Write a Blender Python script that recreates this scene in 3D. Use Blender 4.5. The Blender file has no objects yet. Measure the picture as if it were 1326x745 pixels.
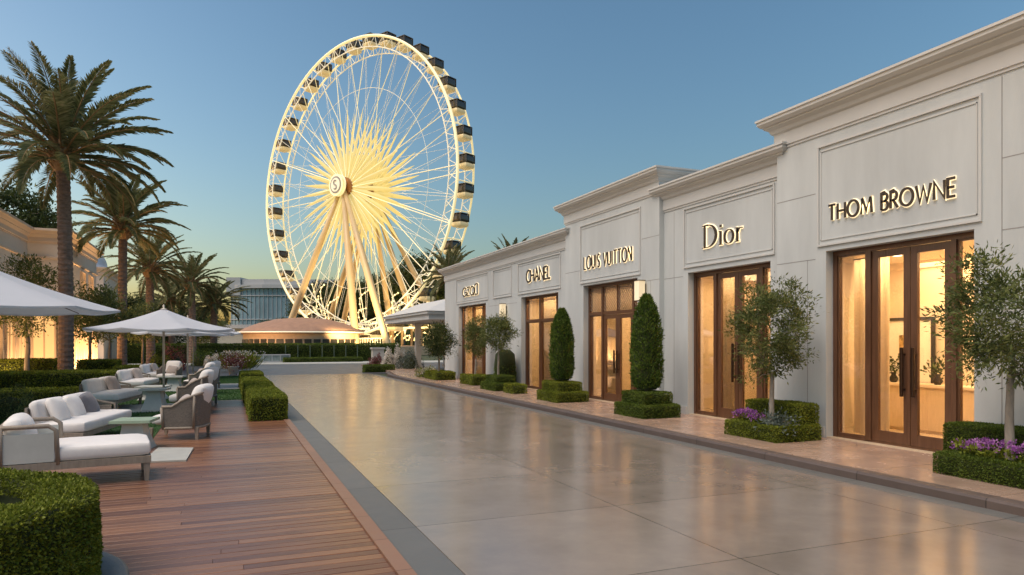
import bpy, math, random
import numpy as np
from mathutils import Matrix, Vector
R = math.radians
PI = math.pi
C = bpy.context.scene.collection
sc = bpy.context.scene
TH = R(22.4)
FW = (math.sin(TH), math.cos(TH)); RT = (math.cos(TH), -math.sin(TH))

def at(px, d):
    """ground point seen along image column px at depth d metres"""
    r = d * (px - 663) / 900.0
    return (d * FW[0] + r * RT[0], d * FW[1] + r * RT[1])

# ------------------------------------------------------------------ materials
def nt(m):
    m.use_nodes = True
    n = m.node_tree; n.nodes.clear()
    return n, n.nodes, n.links

def mat(name, col, rough=0.6, var=0.08, scale=4.0, bump=0.0, bscale=40.0, metal=0.0, emit=None, es=0.0, rvar=0.0, stretch=(1, 1, 1), spec=0.5, sheen=0.0):
    m = bpy.data.materials.new(name); n, N, L = nt(m)
    out = N.new('ShaderNodeOutputMaterial'); b = N.new('ShaderNodeBsdfPrincipled')
    L.new(b.outputs[0], out.inputs[0])
    tc = N.new('ShaderNodeTexCoord'); mp = N.new('ShaderNodeMapping'); mp.inputs['Scale'].default_value = stretch
    L.new(tc.outputs['Object'], mp.inputs[0])
    nz = N.new('ShaderNodeTexNoise'); nz.inputs['Scale'].default_value = scale; nz.inputs['Detail'].default_value = 6
    nz.inputs['Roughness'].default_value = 0.62
    L.new(mp.outputs[0], nz.inputs['Vector'])
    rp = N.new('ShaderNodeValToRGB'); L.new(nz.outputs[0], rp.inputs[0])
    rp.color_ramp.elements[0].position = 0.3; rp.color_ramp.elements[1].position = 0.72
    rp.color_ramp.elements[0].color = tuple(max(0, c * (1 - var)) for c in col) + (1,)
    rp.color_ramp.elements[1].color = tuple(min(1, c * (1 + var)) for c in col) + (1,)
    L.new(rp.outputs[0], b.inputs['Base Color'])
    b.inputs['Roughness'].default_value = rough; b.inputs['Metallic'].default_value = metal
    b.inputs['Specular IOR Level'].default_value = spec
    if sheen: b.inputs['Sheen Weight'].default_value = sheen
    if rvar:
        mr = N.new('ShaderNodeMapRange'); L.new(nz.outputs[0], mr.inputs[0])
        mr.inputs[1].default_value = 0.3; mr.inputs[2].default_value = 0.7
        mr.inputs[3].default_value = max(0.02, rough - rvar); mr.inputs[4].default_value = rough + rvar
        L.new(mr.outputs[0], b.inputs['Roughness'])
    if bump:
        n2 = N.new('ShaderNodeTexNoise'); n2.inputs['Scale'].default_value = bscale; n2.inputs['Detail'].default_value = 4
        L.new(mp.outputs[0], n2.inputs['Vector'])
        bp = N.new('ShaderNodeBump'); bp.inputs['Strength'].default_value = bump; bp.inputs['Distance'].default_value = 0.02
        L.new(n2.outputs[0], bp.inputs['Height']); L.new(bp.outputs[0], b.inputs['Normal'])
    if emit:
        b.inputs['Emission Color'].default_value = (*emit, 1); b.inputs['Emission Strength'].default_value = es
    return m

def leaf_mat(name, dark, mid, light, trans=0.25, rough=0.55):
    m = bpy.data.materials.new(name); n, N, L = nt(m)
    out = N.new('ShaderNodeOutputMaterial'); b = N.new('ShaderNodeBsdfPrincipled'); t = N.new('ShaderNodeBsdfTranslucent')
    mx = N.new('ShaderNodeMixShader'); mx.inputs[0].default_value = trans
    g = N.new('ShaderNodeNewGeometry'); rp = N.new('ShaderNodeValToRGB')
    tc = N.new('ShaderNodeTexCoord'); nz = N.new('ShaderNodeTexNoise'); nz.inputs['Scale'].default_value = 2.2; nz.inputs['Detail'].default_value = 3
    L.new(tc.outputs['Object'], nz.inputs['Vector'])
    ad = N.new('ShaderNodeMath'); ad.operation = 'MULTIPLY_ADD'
    L.new(nz.outputs[0], ad.inputs[0]); ad.inputs[1].default_value = 1.1
    sb = N.new('ShaderNodeMath'); sb.operation = 'MULTIPLY_ADD'; L.new(g.outputs['Random Per Island'], sb.inputs[0]); sb.inputs[1].default_value = 0.75; sb.inputs[2].default_value = -0.42
    L.new(sb.outputs[0], ad.inputs[2]); L.new(ad.outputs[0], rp.inputs[0])
    e = rp.color_ramp.elements; e[0].position = 0.05; e[0].color = (*dark, 1); e[1].position = 0.95; e[1].color = (*light, 1)
    k = e.new(0.5); k.color = (*mid, 1)
    L.new(rp.outputs[0], b.inputs['Base Color']); L.new(rp.outputs[0], t.inputs['Color'])
    b.inputs['Roughness'].default_value = rough; b.inputs['Specular IOR Level'].default_value = 0.3
    L.new(b.outputs[0], mx.inputs[1]); L.new(t.outputs[0], mx.inputs[2]); L.new(mx.outputs[0], out.inputs[0])
    return m

def emi(name, col, s, base=(0.8, 0.75, 0.6)):
    return mat(name, base, 0.5, 0.03, emit=col, es=s)

def slab_mat(name, col, bw, bh, joint=0.012, jcol=None, rough=0.35, rvar=0.1, var=0.12, off=0.0, scale=1.2, bump=0.15, shift=(0, 0), rot=0, tilevar=0.06, stretch=(1,1,1), offset=0.0, spec=0.5):
    """slabs with open joints (brick texture in metres), mottled, with small tone differences slab to slab"""
    m = bpy.data.materials.new(name); n, N, L = nt(m)
    out = N.new('ShaderNodeOutputMaterial'); b = N.new('ShaderNodeBsdfPrincipled'); L.new(b.outputs[0], out.inputs[0])
    b.inputs['Specular IOR Level'].default_value = spec
    g = N.new('ShaderNodeNewGeometry'); mp = N.new('ShaderNodeMapping'); L.new(g.outputs['Position'], mp.inputs[0])
    mp.inputs['Location'].default_value = (shift[0], shift[1], 0); mp.inputs['Rotation'].default_value = (0, 0, rot)
    br = N.new('ShaderNodeTexBrick'); L.new(mp.outputs[0], br.inputs['Vector'])
    br.offset = offset; br.inputs['Scale'].default_value = 1.0
    br.inputs['Brick Width'].default_value = bw; br.inputs['Row Height'].default_value = bh
    br.inputs['Mortar Size'].default_value = joint; br.inputs['Mortar Smooth'].default_value = 0.3
    br.inputs['Color1'].default_value = tuple(c * (1 - tilevar) for c in col) + (1,)
    br.inputs['Color2'].default_value = tuple(c * (1 + tilevar) for c in col) + (1,)
    jc = jcol or tuple(c * 0.3 for c in col)
    br.inputs['Mortar'].default_value = (*jc, 1)
    ms = N.new('ShaderNodeMapping'); ms.inputs['Scale'].default_value = stretch; L.new(g.outputs['Position'], ms.inputs[0])
    nz = N.new('ShaderNodeTexNoise'); nz.inputs['Scale'].default_value = scale; nz.inputs['Detail'].default_value = 8; nz.inputs['Roughness'].default_value = 0.65
    L.new(ms.outputs[0], nz.inputs['Vector'])
    mr = N.new('ShaderNodeMapRange'); L.new(nz.outputs[0], mr.inputs[0]); mr.inputs[1].default_value = 0.1; mr.inputs[2].default_value = 0.9
    mr.inputs[3].default_value = 1 - var; mr.inputs[4].default_value = 1 + var
    mu = N.new('ShaderNodeVectorMath'); mu.operation = 'SCALE'; L.new(br.outputs['Color'], mu.inputs[0]); L.new(mr.outputs[0], mu.inputs['Scale'])
    L.new(mu.outputs[0], b.inputs['Base Color'])
    m2 = N.new('ShaderNodeMapRange'); L.new(nz.outputs[0], m2.inputs[0]); m2.inputs[1].default_value = 0.15; m2.inputs[2].default_value = 0.85
    m2.inputs[3].default_value = rough - rvar; m2.inputs[4].default_value = rough + rvar
    L.new(m2.outputs[0], b.inputs['Roughness'])
    n3 = N.new('ShaderNodeTexNoise'); n3.inputs['Scale'].default_value = 3.0; n3.inputs['Detail'].default_value = 5; L.new(g.outputs['Position'], n3.inputs['Vector'])
    ih = N.new('ShaderNodeMath'); ih.operation = 'MULTIPLY_ADD'; L.new(br.outputs['Fac'], ih.inputs[0]); ih.inputs[1].default_value = -0.6
    L.new(n3.outputs[0], ih.inputs[2])
    bp = N.new('ShaderNodeBump'); bp.inputs['Strength'].default_value = bump; bp.inputs['Distance'].default_value = 0.02
    L.new(ih.outputs[0], bp.inputs['Height']); L.new(bp.outputs[0], b.inputs['Normal'])
    return m

def glass_mat(name, tint=(1, 1, 1), ior=1.5, refl=1.0):
    m = bpy.data.materials.new(name); n, N, L = nt(m)
    out = N.new('ShaderNodeOutputMaterial'); t = N.new('ShaderNodeBsdfTransparent'); gl = N.new('ShaderNodeBsdfGlossy')
    t.inputs[0].default_value = (*tint, 1); gl.inputs['Roughness'].default_value = 0.03
    fr = N.new('ShaderNodeFresnel'); fr.inputs[0].default_value = ior
    mu = N.new('ShaderNodeMath'); mu.operation = 'MULTIPLY'; mu.inputs[1].default_value = refl; L.new(fr.outputs[0], mu.inputs[0])
    mx = N.new('ShaderNodeMixShader'); L.new(mu.outputs[0], mx.inputs[0]); L.new(t.outputs[0], mx.inputs[1]); L.new(gl.outputs[0], mx.inputs[2])
    L.new(mx.outputs[0], out.inputs[0])
    return m

M = {}
M['stucco'] = mat('stucco', (0.51, 0.53, 0.52), 0.75, 0.11, 0.9, 0.12, 60, stretch=(1.6, 1.6, .35))
M['trim'] = mat('trim_paint', (0.56, 0.555, 0.53), 0.6, 0.04, 1.5, 0.05, 50)
M['groove'] = mat('groove', (0.30, 0.29, 0.28), 0.8)
M['plinth'] = mat('plinth_stone', (0.45, 0.40, 0.36), 0.6, 0.1, 5, 0.1)
M['bronze'] = mat('bronze_wood', (0.115, 0.052, 0.026), 0.35, 0.25, 3, 0.08, 80, stretch=(6, 6, 0.6), rvar=0.08)
M['dark_bronze'] = mat('dark_bronze', (0.05, 0.028, 0.018), 0.3, 0.2, 8, metal=0.6)
M['brass'] = mat('letter_bronze', (0.035, 0.022, 0.012), 0.5, 0.15, 10)
M['sign_glow'] = emi('sign_glow', (1.0, 0.74, 0.42), 0.42)
M['glass'] = glass_mat('shop_glass', refl=0.7)
M['cream'] = mat('cream_plaster', (0.74, 0.61, 0.44), 0.7, 0.04, 2)
M['screen'] = leaf_mat('screen_cloth', (.74, .66, .54), (.76, .68, .56), (.78, .7, .58), trans=.7)
M['cream_dark'] = mat('cream_cabinet', (0.62, 0.48, 0.31), 0.5, 0.08, 6, stretch=(4, 4, .5))
M['curtain'] = leaf_mat('curtain_cloth', (.76, .66, .5), (.78, .68, .52), (.8, .7, .54), trans=.5)
M['floor_in'] = mat('shop_floor', (0.58, 0.46, 0.32), 0.25, 0.08, 3)
M['lampglass'] = emi('lamp_glass', (1.0, 0.70, 0.34), 0.16)
M['downlight'] = emi('downlight', (1.0, 0.78, 0.48), 2.067)
M['dark'] = mat('dark_display', (0.03, 0.025, 0.02), 0.5, 0.2)
M['gold_art'] = mat('art_print', (0.42, 0.27, 0.10), 0.6, 0.85, 18)
M['paper'] = mat('art_mount', (0.85, 0.80, 0.70), 0.8, 0.02)
M['road'] = slab_mat('road_concrete', (0.225, 0.187, 0.157), 2.75, 2.05, 0.008, (0.07, 0.06, 0.05), rough=0.19, rvar=0.07, var=0.3, shift=(-1.3, -0.63, 0), tilevar=0.08, scale=1.5, bump=0.09, spec=0.6)
M['gutter'] = slab_mat('gutter_concrete', (0.125, 0.125, 0.118), 8.0, 2.05, 0.008, (0.05, 0.05, 0.05), rough=0.5, rvar=0.1, var=0.15, shift=(0, -0.63), tilevar=0.05, scale=3, bump=0.15)
M['kerb'] = slab_mat('kerb_stone', (0.10, 0.075, 0.065), 9.0, 1.7, 0.008, rough=0.55, rvar=0.1, var=0.2, tilevar=0.08, scale=4, bump=0.2)
M['paving'] = slab_mat('sidewalk_paving', (0.36, 0.25, 0.19), 1.15, 1.7, 0.007, (0.16, 0.11, 0.085), rough=0.26, rvar=0.1, var=0.3, tilevar=0.05, scale=2.0, bump=0.08, shift=(-7.95, 0))
M['edging'] = slab_mat('deck_edging', (0.25, 0.135, 0.085), 9.0, 0.9, 0.006, rough=0.45, rvar=0.1, var=0.15, tilevar=0.08, scale=5)
M['asphalt'] = mat('asphalt', (0.085, 0.09, 0.10), 0.45, 0.15, 1.5, 0.3, 90, rvar=0.08)
M['post_green'] = mat('post_green', (.10, .13, .09), .6, .1)
M['stone'] = mat('pale_stone', (0.42, 0.42, 0.38), 0.6, 0.08, 4, 0.1)
M['apron'] = mat('apron_concrete', (0.16, 0.16, 0.15), 0.55, 0.12, 5, 0.15, 60)
M['ground'] = mat('ground_soil', (0.05, 0.065, 0.03), 0.95, 0.4, 0.6, 0.5, 20)
M['soil'] = mat('planter_soil', (0.03, 0.022, 0.016), 0.95, 0.4, 12, 0.8, 30)
M['turf'] = mat('turf_base', (0.035, 0.085, 0.02), 0.9, 0.3, 3, 0.6, 120)
M['blade'] = leaf_mat('grass_blade', (0.02, 0.06, 0.01), (0.04, 0.12, 0.02), (0.07, 0.17, 0.03))
M['hedge_core'] = mat('hedge_core', (0.03, 0.04, 0.01), 0.95, 0.3, 12)
M['box_leaf'] = leaf_mat('box_leaf', (0.07, 0.09, 0.006), (0.165, 0.195, 0.017), (0.29, 0.32, 0.04))
M['box_leaf_d'] = leaf_mat('yew_leaf', (0.045, 0.07, 0.008), (0.10, 0.15, 0.018), (0.17, 0.21, 0.032))
M['cypress'] = leaf_mat('cypress_leaf', (0.03, 0.07, 0.008), (0.08, 0.135, 0.018), (0.16, 0.22, 0.03))
M['olive'] = leaf_mat('olive_leaf', (0.04, 0.06, 0.018), (0.11, 0.14, 0.038), (0.22, 0.23, 0.07))
M['tree'] = leaf_mat('tree_leaf', (0.02, 0.035, 0.01), (0.05, 0.075, 0.02), (0.11, 0.13, 0.035))
M['palm'] = leaf_mat('palm_leaf', (0.07, 0.08, 0.03), (0.165, 0.18, 0.068), (0.29, 0.27, 0.13), trans=0.38, rough=0.45)
M['palm_stem'] = mat('palm_stem', (0.30, 0.17, 0.07), 0.6, 0.3, 8)
M['flower'] = leaf_mat('petal', (0.22, 0.05, 0.28), (0.42, 0.14, 0.48), (0.65, 0.34, 0.62), trans=0.35)
M['flower_w'] = leaf_mat('white_petal', (0.5, 0.45, 0.4), (0.7, 0.66, 0.6), (0.8, 0.8, 0.76), trans=0.35)
M['flower_r'] = leaf_mat('red_leaf', (0.09, 0.03, 0.03), (0.18, 0.06, 0.055), (0.30, 0.13, 0.12))
M['grey_leaf'] = leaf_mat('grey_leaf', (0.06, 0.08, 0.07), (0.12, 0.15, 0.13), (0.2, 0.24, 0.21))
M['bark'] = mat('bark', (0.20, 0.165, 0.13), 0.9, 0.35, 14, 0.8, 40, stretch=(1, 1, 0.25))
M['bark_pale'] = mat('bark_pale', (0.27, 0.235, 0.19), 0.85, 0.3, 14, 0.6, 40, stretch=(1, 1, 0.25))
M['linen'] = mat('cushion_linen', (0.78, 0.74, 0.70), 0.85, 0.05, 8, 0.12, 140, sheen=0.3)
M['linen_warm'] = mat('cushion_taupe', (0.42, 0.35, 0.31), 0.85, 0.1, 10, 0.15, 140, sheen=0.3)
M['linen_grey'] = mat('cushion_slate', (0.13, 0.125, 0.14), 0.85, 0.1, 10, 0.15, 140, sheen=0.3)
M['teak'] = mat('weathered_teak', (0.30, 0.245, 0.19), 0.6, 0.2, 6, 0.2, 60, stretch=(5, 5, 0.8))
M['wicker'] = mat('wicker', (0.235, 0.20, 0.165), 0.75, 0.35, 30, 0.9, 70, stretch=(1, 1, 3.5))
M['table_w'] = mat('table_stone', (0.55, 0.55, 0.50), 0.45, 0.08, 3, 0.06)
M['table_g'] = mat('table_top_green', (0.36, 0.47, 0.34), 0.3, 0.08, 3)
M['canopy'] = leaf_mat('canopy_cloth', (.72, .73, .76), (.74, .75, .78), (.76, .77, .80), trans=.42, rough=.8)
M['pole'] = mat('parasol_pole', (0.6, 0.52, 0.42), 0.45, 0.08, 4)
M['rib'] = mat('parasol_rib', (0.10, 0.08, 0.07), 0.5, 0.1)
M['villa'] = mat('villa_stucco', (0.72, 0.60, 0.50), 0.8, 0.05, 0.8, 0.1, 40)
M['villa_trim'] = mat('villa_trim', (0.68, 0.52, 0.39), 0.7, 0.04, 2)
M['villa_window'] = emi('lit_window', (1.0, 0.56, 0.20), 0.2677, (0.5, 0.35, 0.2))
M['dome'] = mat('dome_metal', (0.42, 0.46, 0.52), 0.45, 0.08, 2, metal=0.2)
M['facade_glass'] = mat('curtain_glass', (0.26, 0.38, 0.46), 0.25, 0.25, 0.15, metal=0.3)
M['facade_frame'] = mat('facade_frame', (0.40, 0.41, 0.42), 0.6, 0.05)
M['terracotta'] = mat('pavilion_roof', (0.33, 0.19, 0.125), 0.7, 0.15, 1.5, 0.2, 10)
M['pav_wall'] = mat('pavilion_wall', (0.62, 0.42, 0.27), 0.7, 0.1, 2)
M['wheel_led'] = emi('wheel_led', (1.0, 0.80, 0.34), 0.1654)
M['wheel_strip'] = emi('wheel_strip', (1.0, 0.77, 0.30), 0.2067)
M['wheel_cable'] = emi('wheel_cable', (1.0, 0.90, 0.66), 0.09646)
M['wheel_blade'] = emi('wheel_blade', (1.0, 0.78, 0.27), 0.175, (0.38, 0.32, 0.13))
M['wheel_paint'] = mat('wheel_paint', (0.60, 0.44, 0.23), 0.45, 0.06, 0.3)
M['wheel_dark'] = mat('hub_steel', (0.34, 0.15, 0.05), 0.5, 0.2, 2)
M['cab_glass'] = mat('cabin_glass', (0.06, 0.048, 0.035), 0.15, 0.2)
M['cab_body'] = mat('cabin_body', (0.62, 0.50, 0.28), 0.45, 0.06, emit=(1.0, 0.75, 0.35), es=0.075)
M['cab_frame'] = mat('cabin_frame', (0.10, 0.08, 0.06), 0.5, 0.1)
M['fairy'] = emi('fairy_light', (1.0, 0.66, 0.22), 0.875)

# --------------------------------------------------------------- mesh builder
def nrm(a): return a / np.maximum(np.linalg.norm(a, axis=-1, keepdims=True), 1e-9)

class MB:
    def __init__(s): s.ch = []; s.n = 0; s.X = None
    def raw(s, V, F, mi=0, smooth=False):
        V = np.asarray(V, float)
        if s.X is not None: V = V @ s.X[:3, :3].T + s.X[:3, 3]
        F = np.asarray(F, int) + s.n
        s.ch.append((V, F.tolist(), mi, smooth)); s.n += len(V); return s
    def box(s, x0, x1, y0, y1, z0, z1, mi=0):
        V = [(x, y, z) for x in (x0, x1) for y in (y0, y1) for z in (z0, z1)]
        return s.raw(V, [(0, 1, 3, 2), (4, 6, 7, 5), (0, 4, 5, 1), (2, 3, 7, 6), (0, 2, 6, 4), (1, 5, 7, 3)], mi)
    def tube(s, P, r, k=8, mi=0, caps=True, smooth=True):
        P = np.asarray(P, float); n = len(P); r = np.broadcast_to(np.asarray(r, float), (n,))
        T = nrm(np.gradient(P, axis=0)); up = np.array([0, 0, 1.0]) if abs(T[0][2]) < 0.9 else np.array([1.0, 0, 0])
        V = []; u = nrm(np.cross(T[0], up))
        for i in range(n):
            u = nrm(u - T[i] * np.dot(u, T[i])); w = np.cross(T[i], u)
            for j in range(k):
                a = 2 * PI * j / k; V.append(P[i] + r[i] * (math.cos(a) * u + math.sin(a) * w))
        F = [(i * k + j, i * k + (j + 1) % k, (i + 1) * k + (j + 1) % k, (i + 1) * k + j) for i in range(n - 1) for j in range(k)]
        s.raw(V, F, mi, smooth)
        if caps:
            base = s.n - n * k
            s.ch.append((np.zeros((0, 3)), [[base + j for j in range(k)][::-1], [base + (n - 1) * k + j for j in range(k)]], mi, False))
        return s
    def lathe(s, prof, k=24, c=(0, 0, 0), mi=0, smooth=True, a0=0.0, a1=2 * PI):
        full = abs(a1 - a0 - 2 * PI) < 1e-6; m = k if full else k + 1; V = []
        for (r, z) in prof:
            for j in range(m):
                a = a0 + (a1 - a0) * j / k; V.append((c[0] + r * math.cos(a), c[1] + r * math.sin(a), c[2] + z))
        F = []
        for i in range(len(prof) - 1):
            for j in range(k):
                F.append((i * m + j, i * m + (j + 1) % m, (i + 1) * m + (j + 1) % m, (i + 1) * m + j))
        return s.raw(V, F, mi, smooth)
    def prism(s, poly, z0, z1, mi=0):
        n = len(poly); V = [(x, y, z0) for x, y in poly] + [(x, y, z1) for x, y in poly]
        s.raw(V, [(i, (i + 1) % n, n + (i + 1) % n, n + i) for i in range(n)], mi)
        b = s.n - 2 * n
        s.ch.append((np.zeros((0, 3)), [list(range(b, b + n))[::-1], list(range(b + n, b + 2 * n))], mi, False))
        return s
    def rbox(s, c, size, r, mi=0, puff=0.0, n=7, smooth=True, noise=0.0, seed=0):
        """rounded box (cushion); puff swells the middle of the broad faces"""
        h = np.array(size) / 2.0; inner = np.maximum(h - r, 0.001); t = np.linspace(-1, 1, n)
        rg = np.random.RandomState(seed)
        ph = rg.rand(6) * 6
        for ax in range(3):
            for sg in (-1, 1):
                A, B = np.meshgrid(t, t, indexing='ij'); a2, b2 = [(1, 2), (2, 0), (0, 1)][ax]
                P = np.zeros((n, n, 3)); P[..., ax] = sg * h[ax]; P[..., a2] = np.sign(A) * np.abs(A) ** .8 * h[a2]; P[..., b2] = np.sign(B) * np.abs(B) ** .8 * h[b2]
                P = P.reshape(-1, 3); q = np.clip(P, -inner, inner); P = q + nrm(P - q) * r
                if puff:
                    Q = P / h
                    for k2 in range(3):
                        o = [i for i in range(3) if i != k2]
                        P[:, k2] += np.sign(Q[:, k2]) * np.abs(Q[:, k2]) ** 2 * puff * (1 - np.minimum(1, np.abs(Q[:, o[0]])) ** 2) * (1 - np.minimum(1, np.abs(Q[:, o[1]])) ** 2) * (1.0 if size[k2] == min(size) else .25)
                if noise:
                    P += noise * np.stack([np.sin(P[:, 1] * 23 + ph[0]) * np.sin(P[:, 2] * 19 + ph[1]), np.sin(P[:, 0] * 21 + ph[2]) * np.sin(P[:, 2] * 17 + ph[3]), np.sin(P[:, 0] * 18 + ph[4]) * np.sin(P[:, 1] * 22 + ph[5])], 1)
                F = [(i * n + j, (i + 1) * n + j, (i + 1) * n + j + 1, i * n + j + 1) for i in range(n - 1) for j in range(n - 1)]
                if sg < 0: F = [f[::-1] for f in F]
                s.raw(P + np.array(c), F, mi, smooth)
        return s
    def leaves(s, P, N, L, W, rng, tilt=0.6, mi=0, var=0.35):
        n = len(P)
        if n == 0: return s
        a = nrm(np.asarray(N) * tilt + rng.normal(size=(n, 3)) * 0.6); b = nrm(np.cross(a, rng.normal(size=(n, 3))))
        l = (L * (1 + var * rng.uniform(-1, 1, n)))[:, None]; w = l * (W / L) * 0.5
        V = np.stack([P, P + a * l * 0.5 + b * w, P + a * l, P + a * l * 0.5 - b * w], 1).reshape(-1, 3)
        return s.raw(V, np.arange(4 * n).reshape(n, 4), mi)
    def build(s, name, mats, parent=None, world=False):
        V = np.concatenate([c[0] for c in s.ch]) if s.ch else np.zeros((0, 3))
        F = [f for c in s.ch for f in c[1]]
        if world and parent is not None:
            p = parent
            while p.parent: p = p.parent
            mi = np.array((Matrix.LocRotScale(p.location, p.rotation_euler, p.scale)).inverted()); V = V @ mi[:3, :3].T + mi[:3, 3]
        me = bpy.data.meshes.new(name); me.from_pydata(V.tolist(), [], F)
        mats = mats if isinstance(mats, (list, tuple)) else [mats]
        for m in mats: me.materials.append(M[m] if isinstance(m, str) else m)
        mi = np.concatenate([np.full(len(c[1]), c[2]) for c in s.ch]).astype(np.int32); sm = np.concatenate([np.full(len(c[1]), c[3]) for c in s.ch])
        me.polygons.foreach_set('material_index', mi); me.polygons.foreach_set('use_smooth', sm.astype(bool))
        me.update()
        o = bpy.data.objects.new(name, me); C.objects.link(o)
        if parent is not None: o.parent = parent
        return o

def tag(o, label=None, cat=None, group=None, kind=None):
    if label: o['label'] = label
    if cat: o['category'] = cat
    if group: o['group'] = group
    if kind: o['kind'] = kind
    return o
def thing(name, label, cat, loc=(0, 0, 0), rz=0.0, group=None):
    o = bpy.data.objects.new(name, None); C.objects.link(o); o.location = loc; o.rotation_euler = (0, 0, rz); o.empty_display_size = 0.2
    return tag(o, label, cat, group)
def struct(name, mb, mats): return tag(mb.build(name, mats), kind='structure')
def copy_tree(o, parent=None):
    kids = [k for k in C.objects if k.parent == o]
    c = o.copy(); C.objects.link(c)
    if parent is not None: c.parent = parent
    for k in kids: copy_tree(k, c)
    return c
def dup(o, loc, rz=0.0, s=None, label=None, group=None):
    c = copy_tree(o); c.location = loc; c.rotation_euler = (0, 0, rz)
    if s is not None: c.scale = (s, s, s) if not hasattr(s, '__len__') else s
    if label: c['label'] = label
    if group: c['group'] = group
    return c

# ------------------------------------------------------------------ the ground
g = MB(); g.box(-400, 500, -60, 900, -0.6, -0.06); struct('ground', g, 'ground')
g = MB(); g.box(1.76, 7.66, -8, 40.0, -0.3, 0.0); struct('road', g, 'road')
g = MB(); g.box(1.375, 1.757, -8, 40.0, -0.3, -0.006); g.box(7.50, 7.76, -8, 38.6, -0.29, 0.004); struct('gutter', g, 'gutter')
g = MB(); g.box(1.24, 1.372, -8, 31.0, -0.3, 0.045); struct('deck_edge', g, 'edging')
# kerb with a rounded far end sweeping away from the road
k = MB(); pts_in = [(7.76, -8), (7.76, 33.0)] + [(7.76 + 0.02 * i * i * 0.5, 33.0 + i * 0.75) for i in range(1, 10)]
V = []; F = []
prof = [(0.0, -0.3), (0.0, 0.09), (0.015, 0.115), (0.04, 0.124), (0.19, 0.124), (0.19, -0.3)]
for (x, y) in pts_in:
    for (dx, z) in prof: V.append((x + dx, y, z))
m_ = len(prof)
for i in range(len(pts_in) - 1):
    for j in range(m_ - 1): F.append((i * m_ + j, i * m_ + j + 1, (i + 1) * m_ + j + 1, (i + 1) * m_ + j))
k.raw(V, F); struct('kerb', k, 'kerb')
g = MB(); g.prism([(7.95, -8), (12, -8), (12, 52), (9.3, 52), (8.8, 40.0), (8.3, 36.6), (7.99, 34)], -0.3, 0.12); struct('sidewalk', g, 'paving')
g = MB(); g.box(-40, 60, 40.0, 58.0, -0.3, -0.01); struct('cross_street', g, 'asphalt')
g = MB(); g.box(-12, 20, 58.0, 63.5, -0.3, 0.03); struct('far_pavement', g, 'stone')

# deck: every board modelled with its own gap
deck_m = bpy.data.materials.new('deck_boards'); n, N, L = nt(deck_m)
out = N.new('ShaderNodeOutputMaterial'); b = N.new('ShaderNodeBsdfPrincipled'); L.new(b.outputs[0], out.inputs[0])
geo = N.new('ShaderNodeNewGeometry'); rp = N.new('ShaderNodeValToRGB'); L.new(geo.outputs['Random Per Island'], rp.inputs[0])
rp.color_ramp.elements[0].color = (0.12, 0.048, 0.028, 1); rp.color_ramp.elements[1].color = (0.25, 0.115, 0.058, 1)
mp = N.new('ShaderNodeMapping'); mp.inputs['Scale'].default_value = (1.2, 22, 1); L.new(geo.outputs['Position'], mp.inputs[0])
nz = N.new('ShaderNodeTexNoise'); nz.inputs['Scale'].default_value = 2.2; nz.inputs['Detail'].default_value = 8; L.new(mp.outputs[0], nz.inputs['Vector'])
mr = N.new('ShaderNodeMapRange'); L.new(nz.outputs[0], mr.inputs[0]); mr.inputs[1].default_value = 0.25; mr.inputs[2].default_value = 0.75; mr.inputs[3].default_value = 0.72; mr.inputs[4].default_value = 1.25
mu = N.new('ShaderNodeVectorMath'); mu.operation = 'SCALE'; L.new(rp.outputs[0], mu.inputs[0]); L.new(mr.outputs[0], mu.inputs['Scale']); L.new(mu.outputs[0], b.inputs['Base Color'])
b.inputs['Roughness'].default_value = 0.30; b.inputs['Specular IOR Level'].default_value = 0.5
bp = N.new('ShaderNodeBump'); bp.inputs['Strength'].default_value = 0.25; bp.inputs['Distance'].default_value = 0.01; L.new(nz.outputs[0], bp.inputs['Height']); L.new(bp.outputs[0], b.inputs['Normal'])
M['deck'] = deck_m
g = MB(); rr = random.Random(4)
y = -8.0
while y < 23.2:
    x1 = 1.236; x0 = -9.0
    if y > 13.6: x0 = -1.25
    w = 0.120
    cut = rr.uniform(-7, 0.5)
    for (a, bb) in ((x0, cut), (cut + 0.004, x1)) if cut > x0 + .5 else ((x0, x1),):
        dz = rr.uniform(-0.0015, 0.0015)
        zt = 0.028 + dz
        V = [(a, y, -0.02), (bb, y, -0.02), (bb, y, zt - .004), (a, y, zt - .004), (a, y + .004, zt), (bb, y + .004, zt), (bb, y + w - .004, zt), (a, y + w - .004, zt), (a, y + w, zt - .004), (bb, y + w, zt - .004), (bb, y + w, -0.02), (a, y + w, -0.02)]
        g.raw(V, [(0, 1, 2, 3), (3, 2, 5, 4), (4, 5, 6, 7), (7, 6, 9, 8), (8, 9, 10, 11)])
    y += 0.128
struct('deck_floor', g, 'deck')
g = MB(); g.box(-9.0, 1.236, -8, 23.2, -0.3, -0.025); struct('deck_base', g, 'soil')
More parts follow.
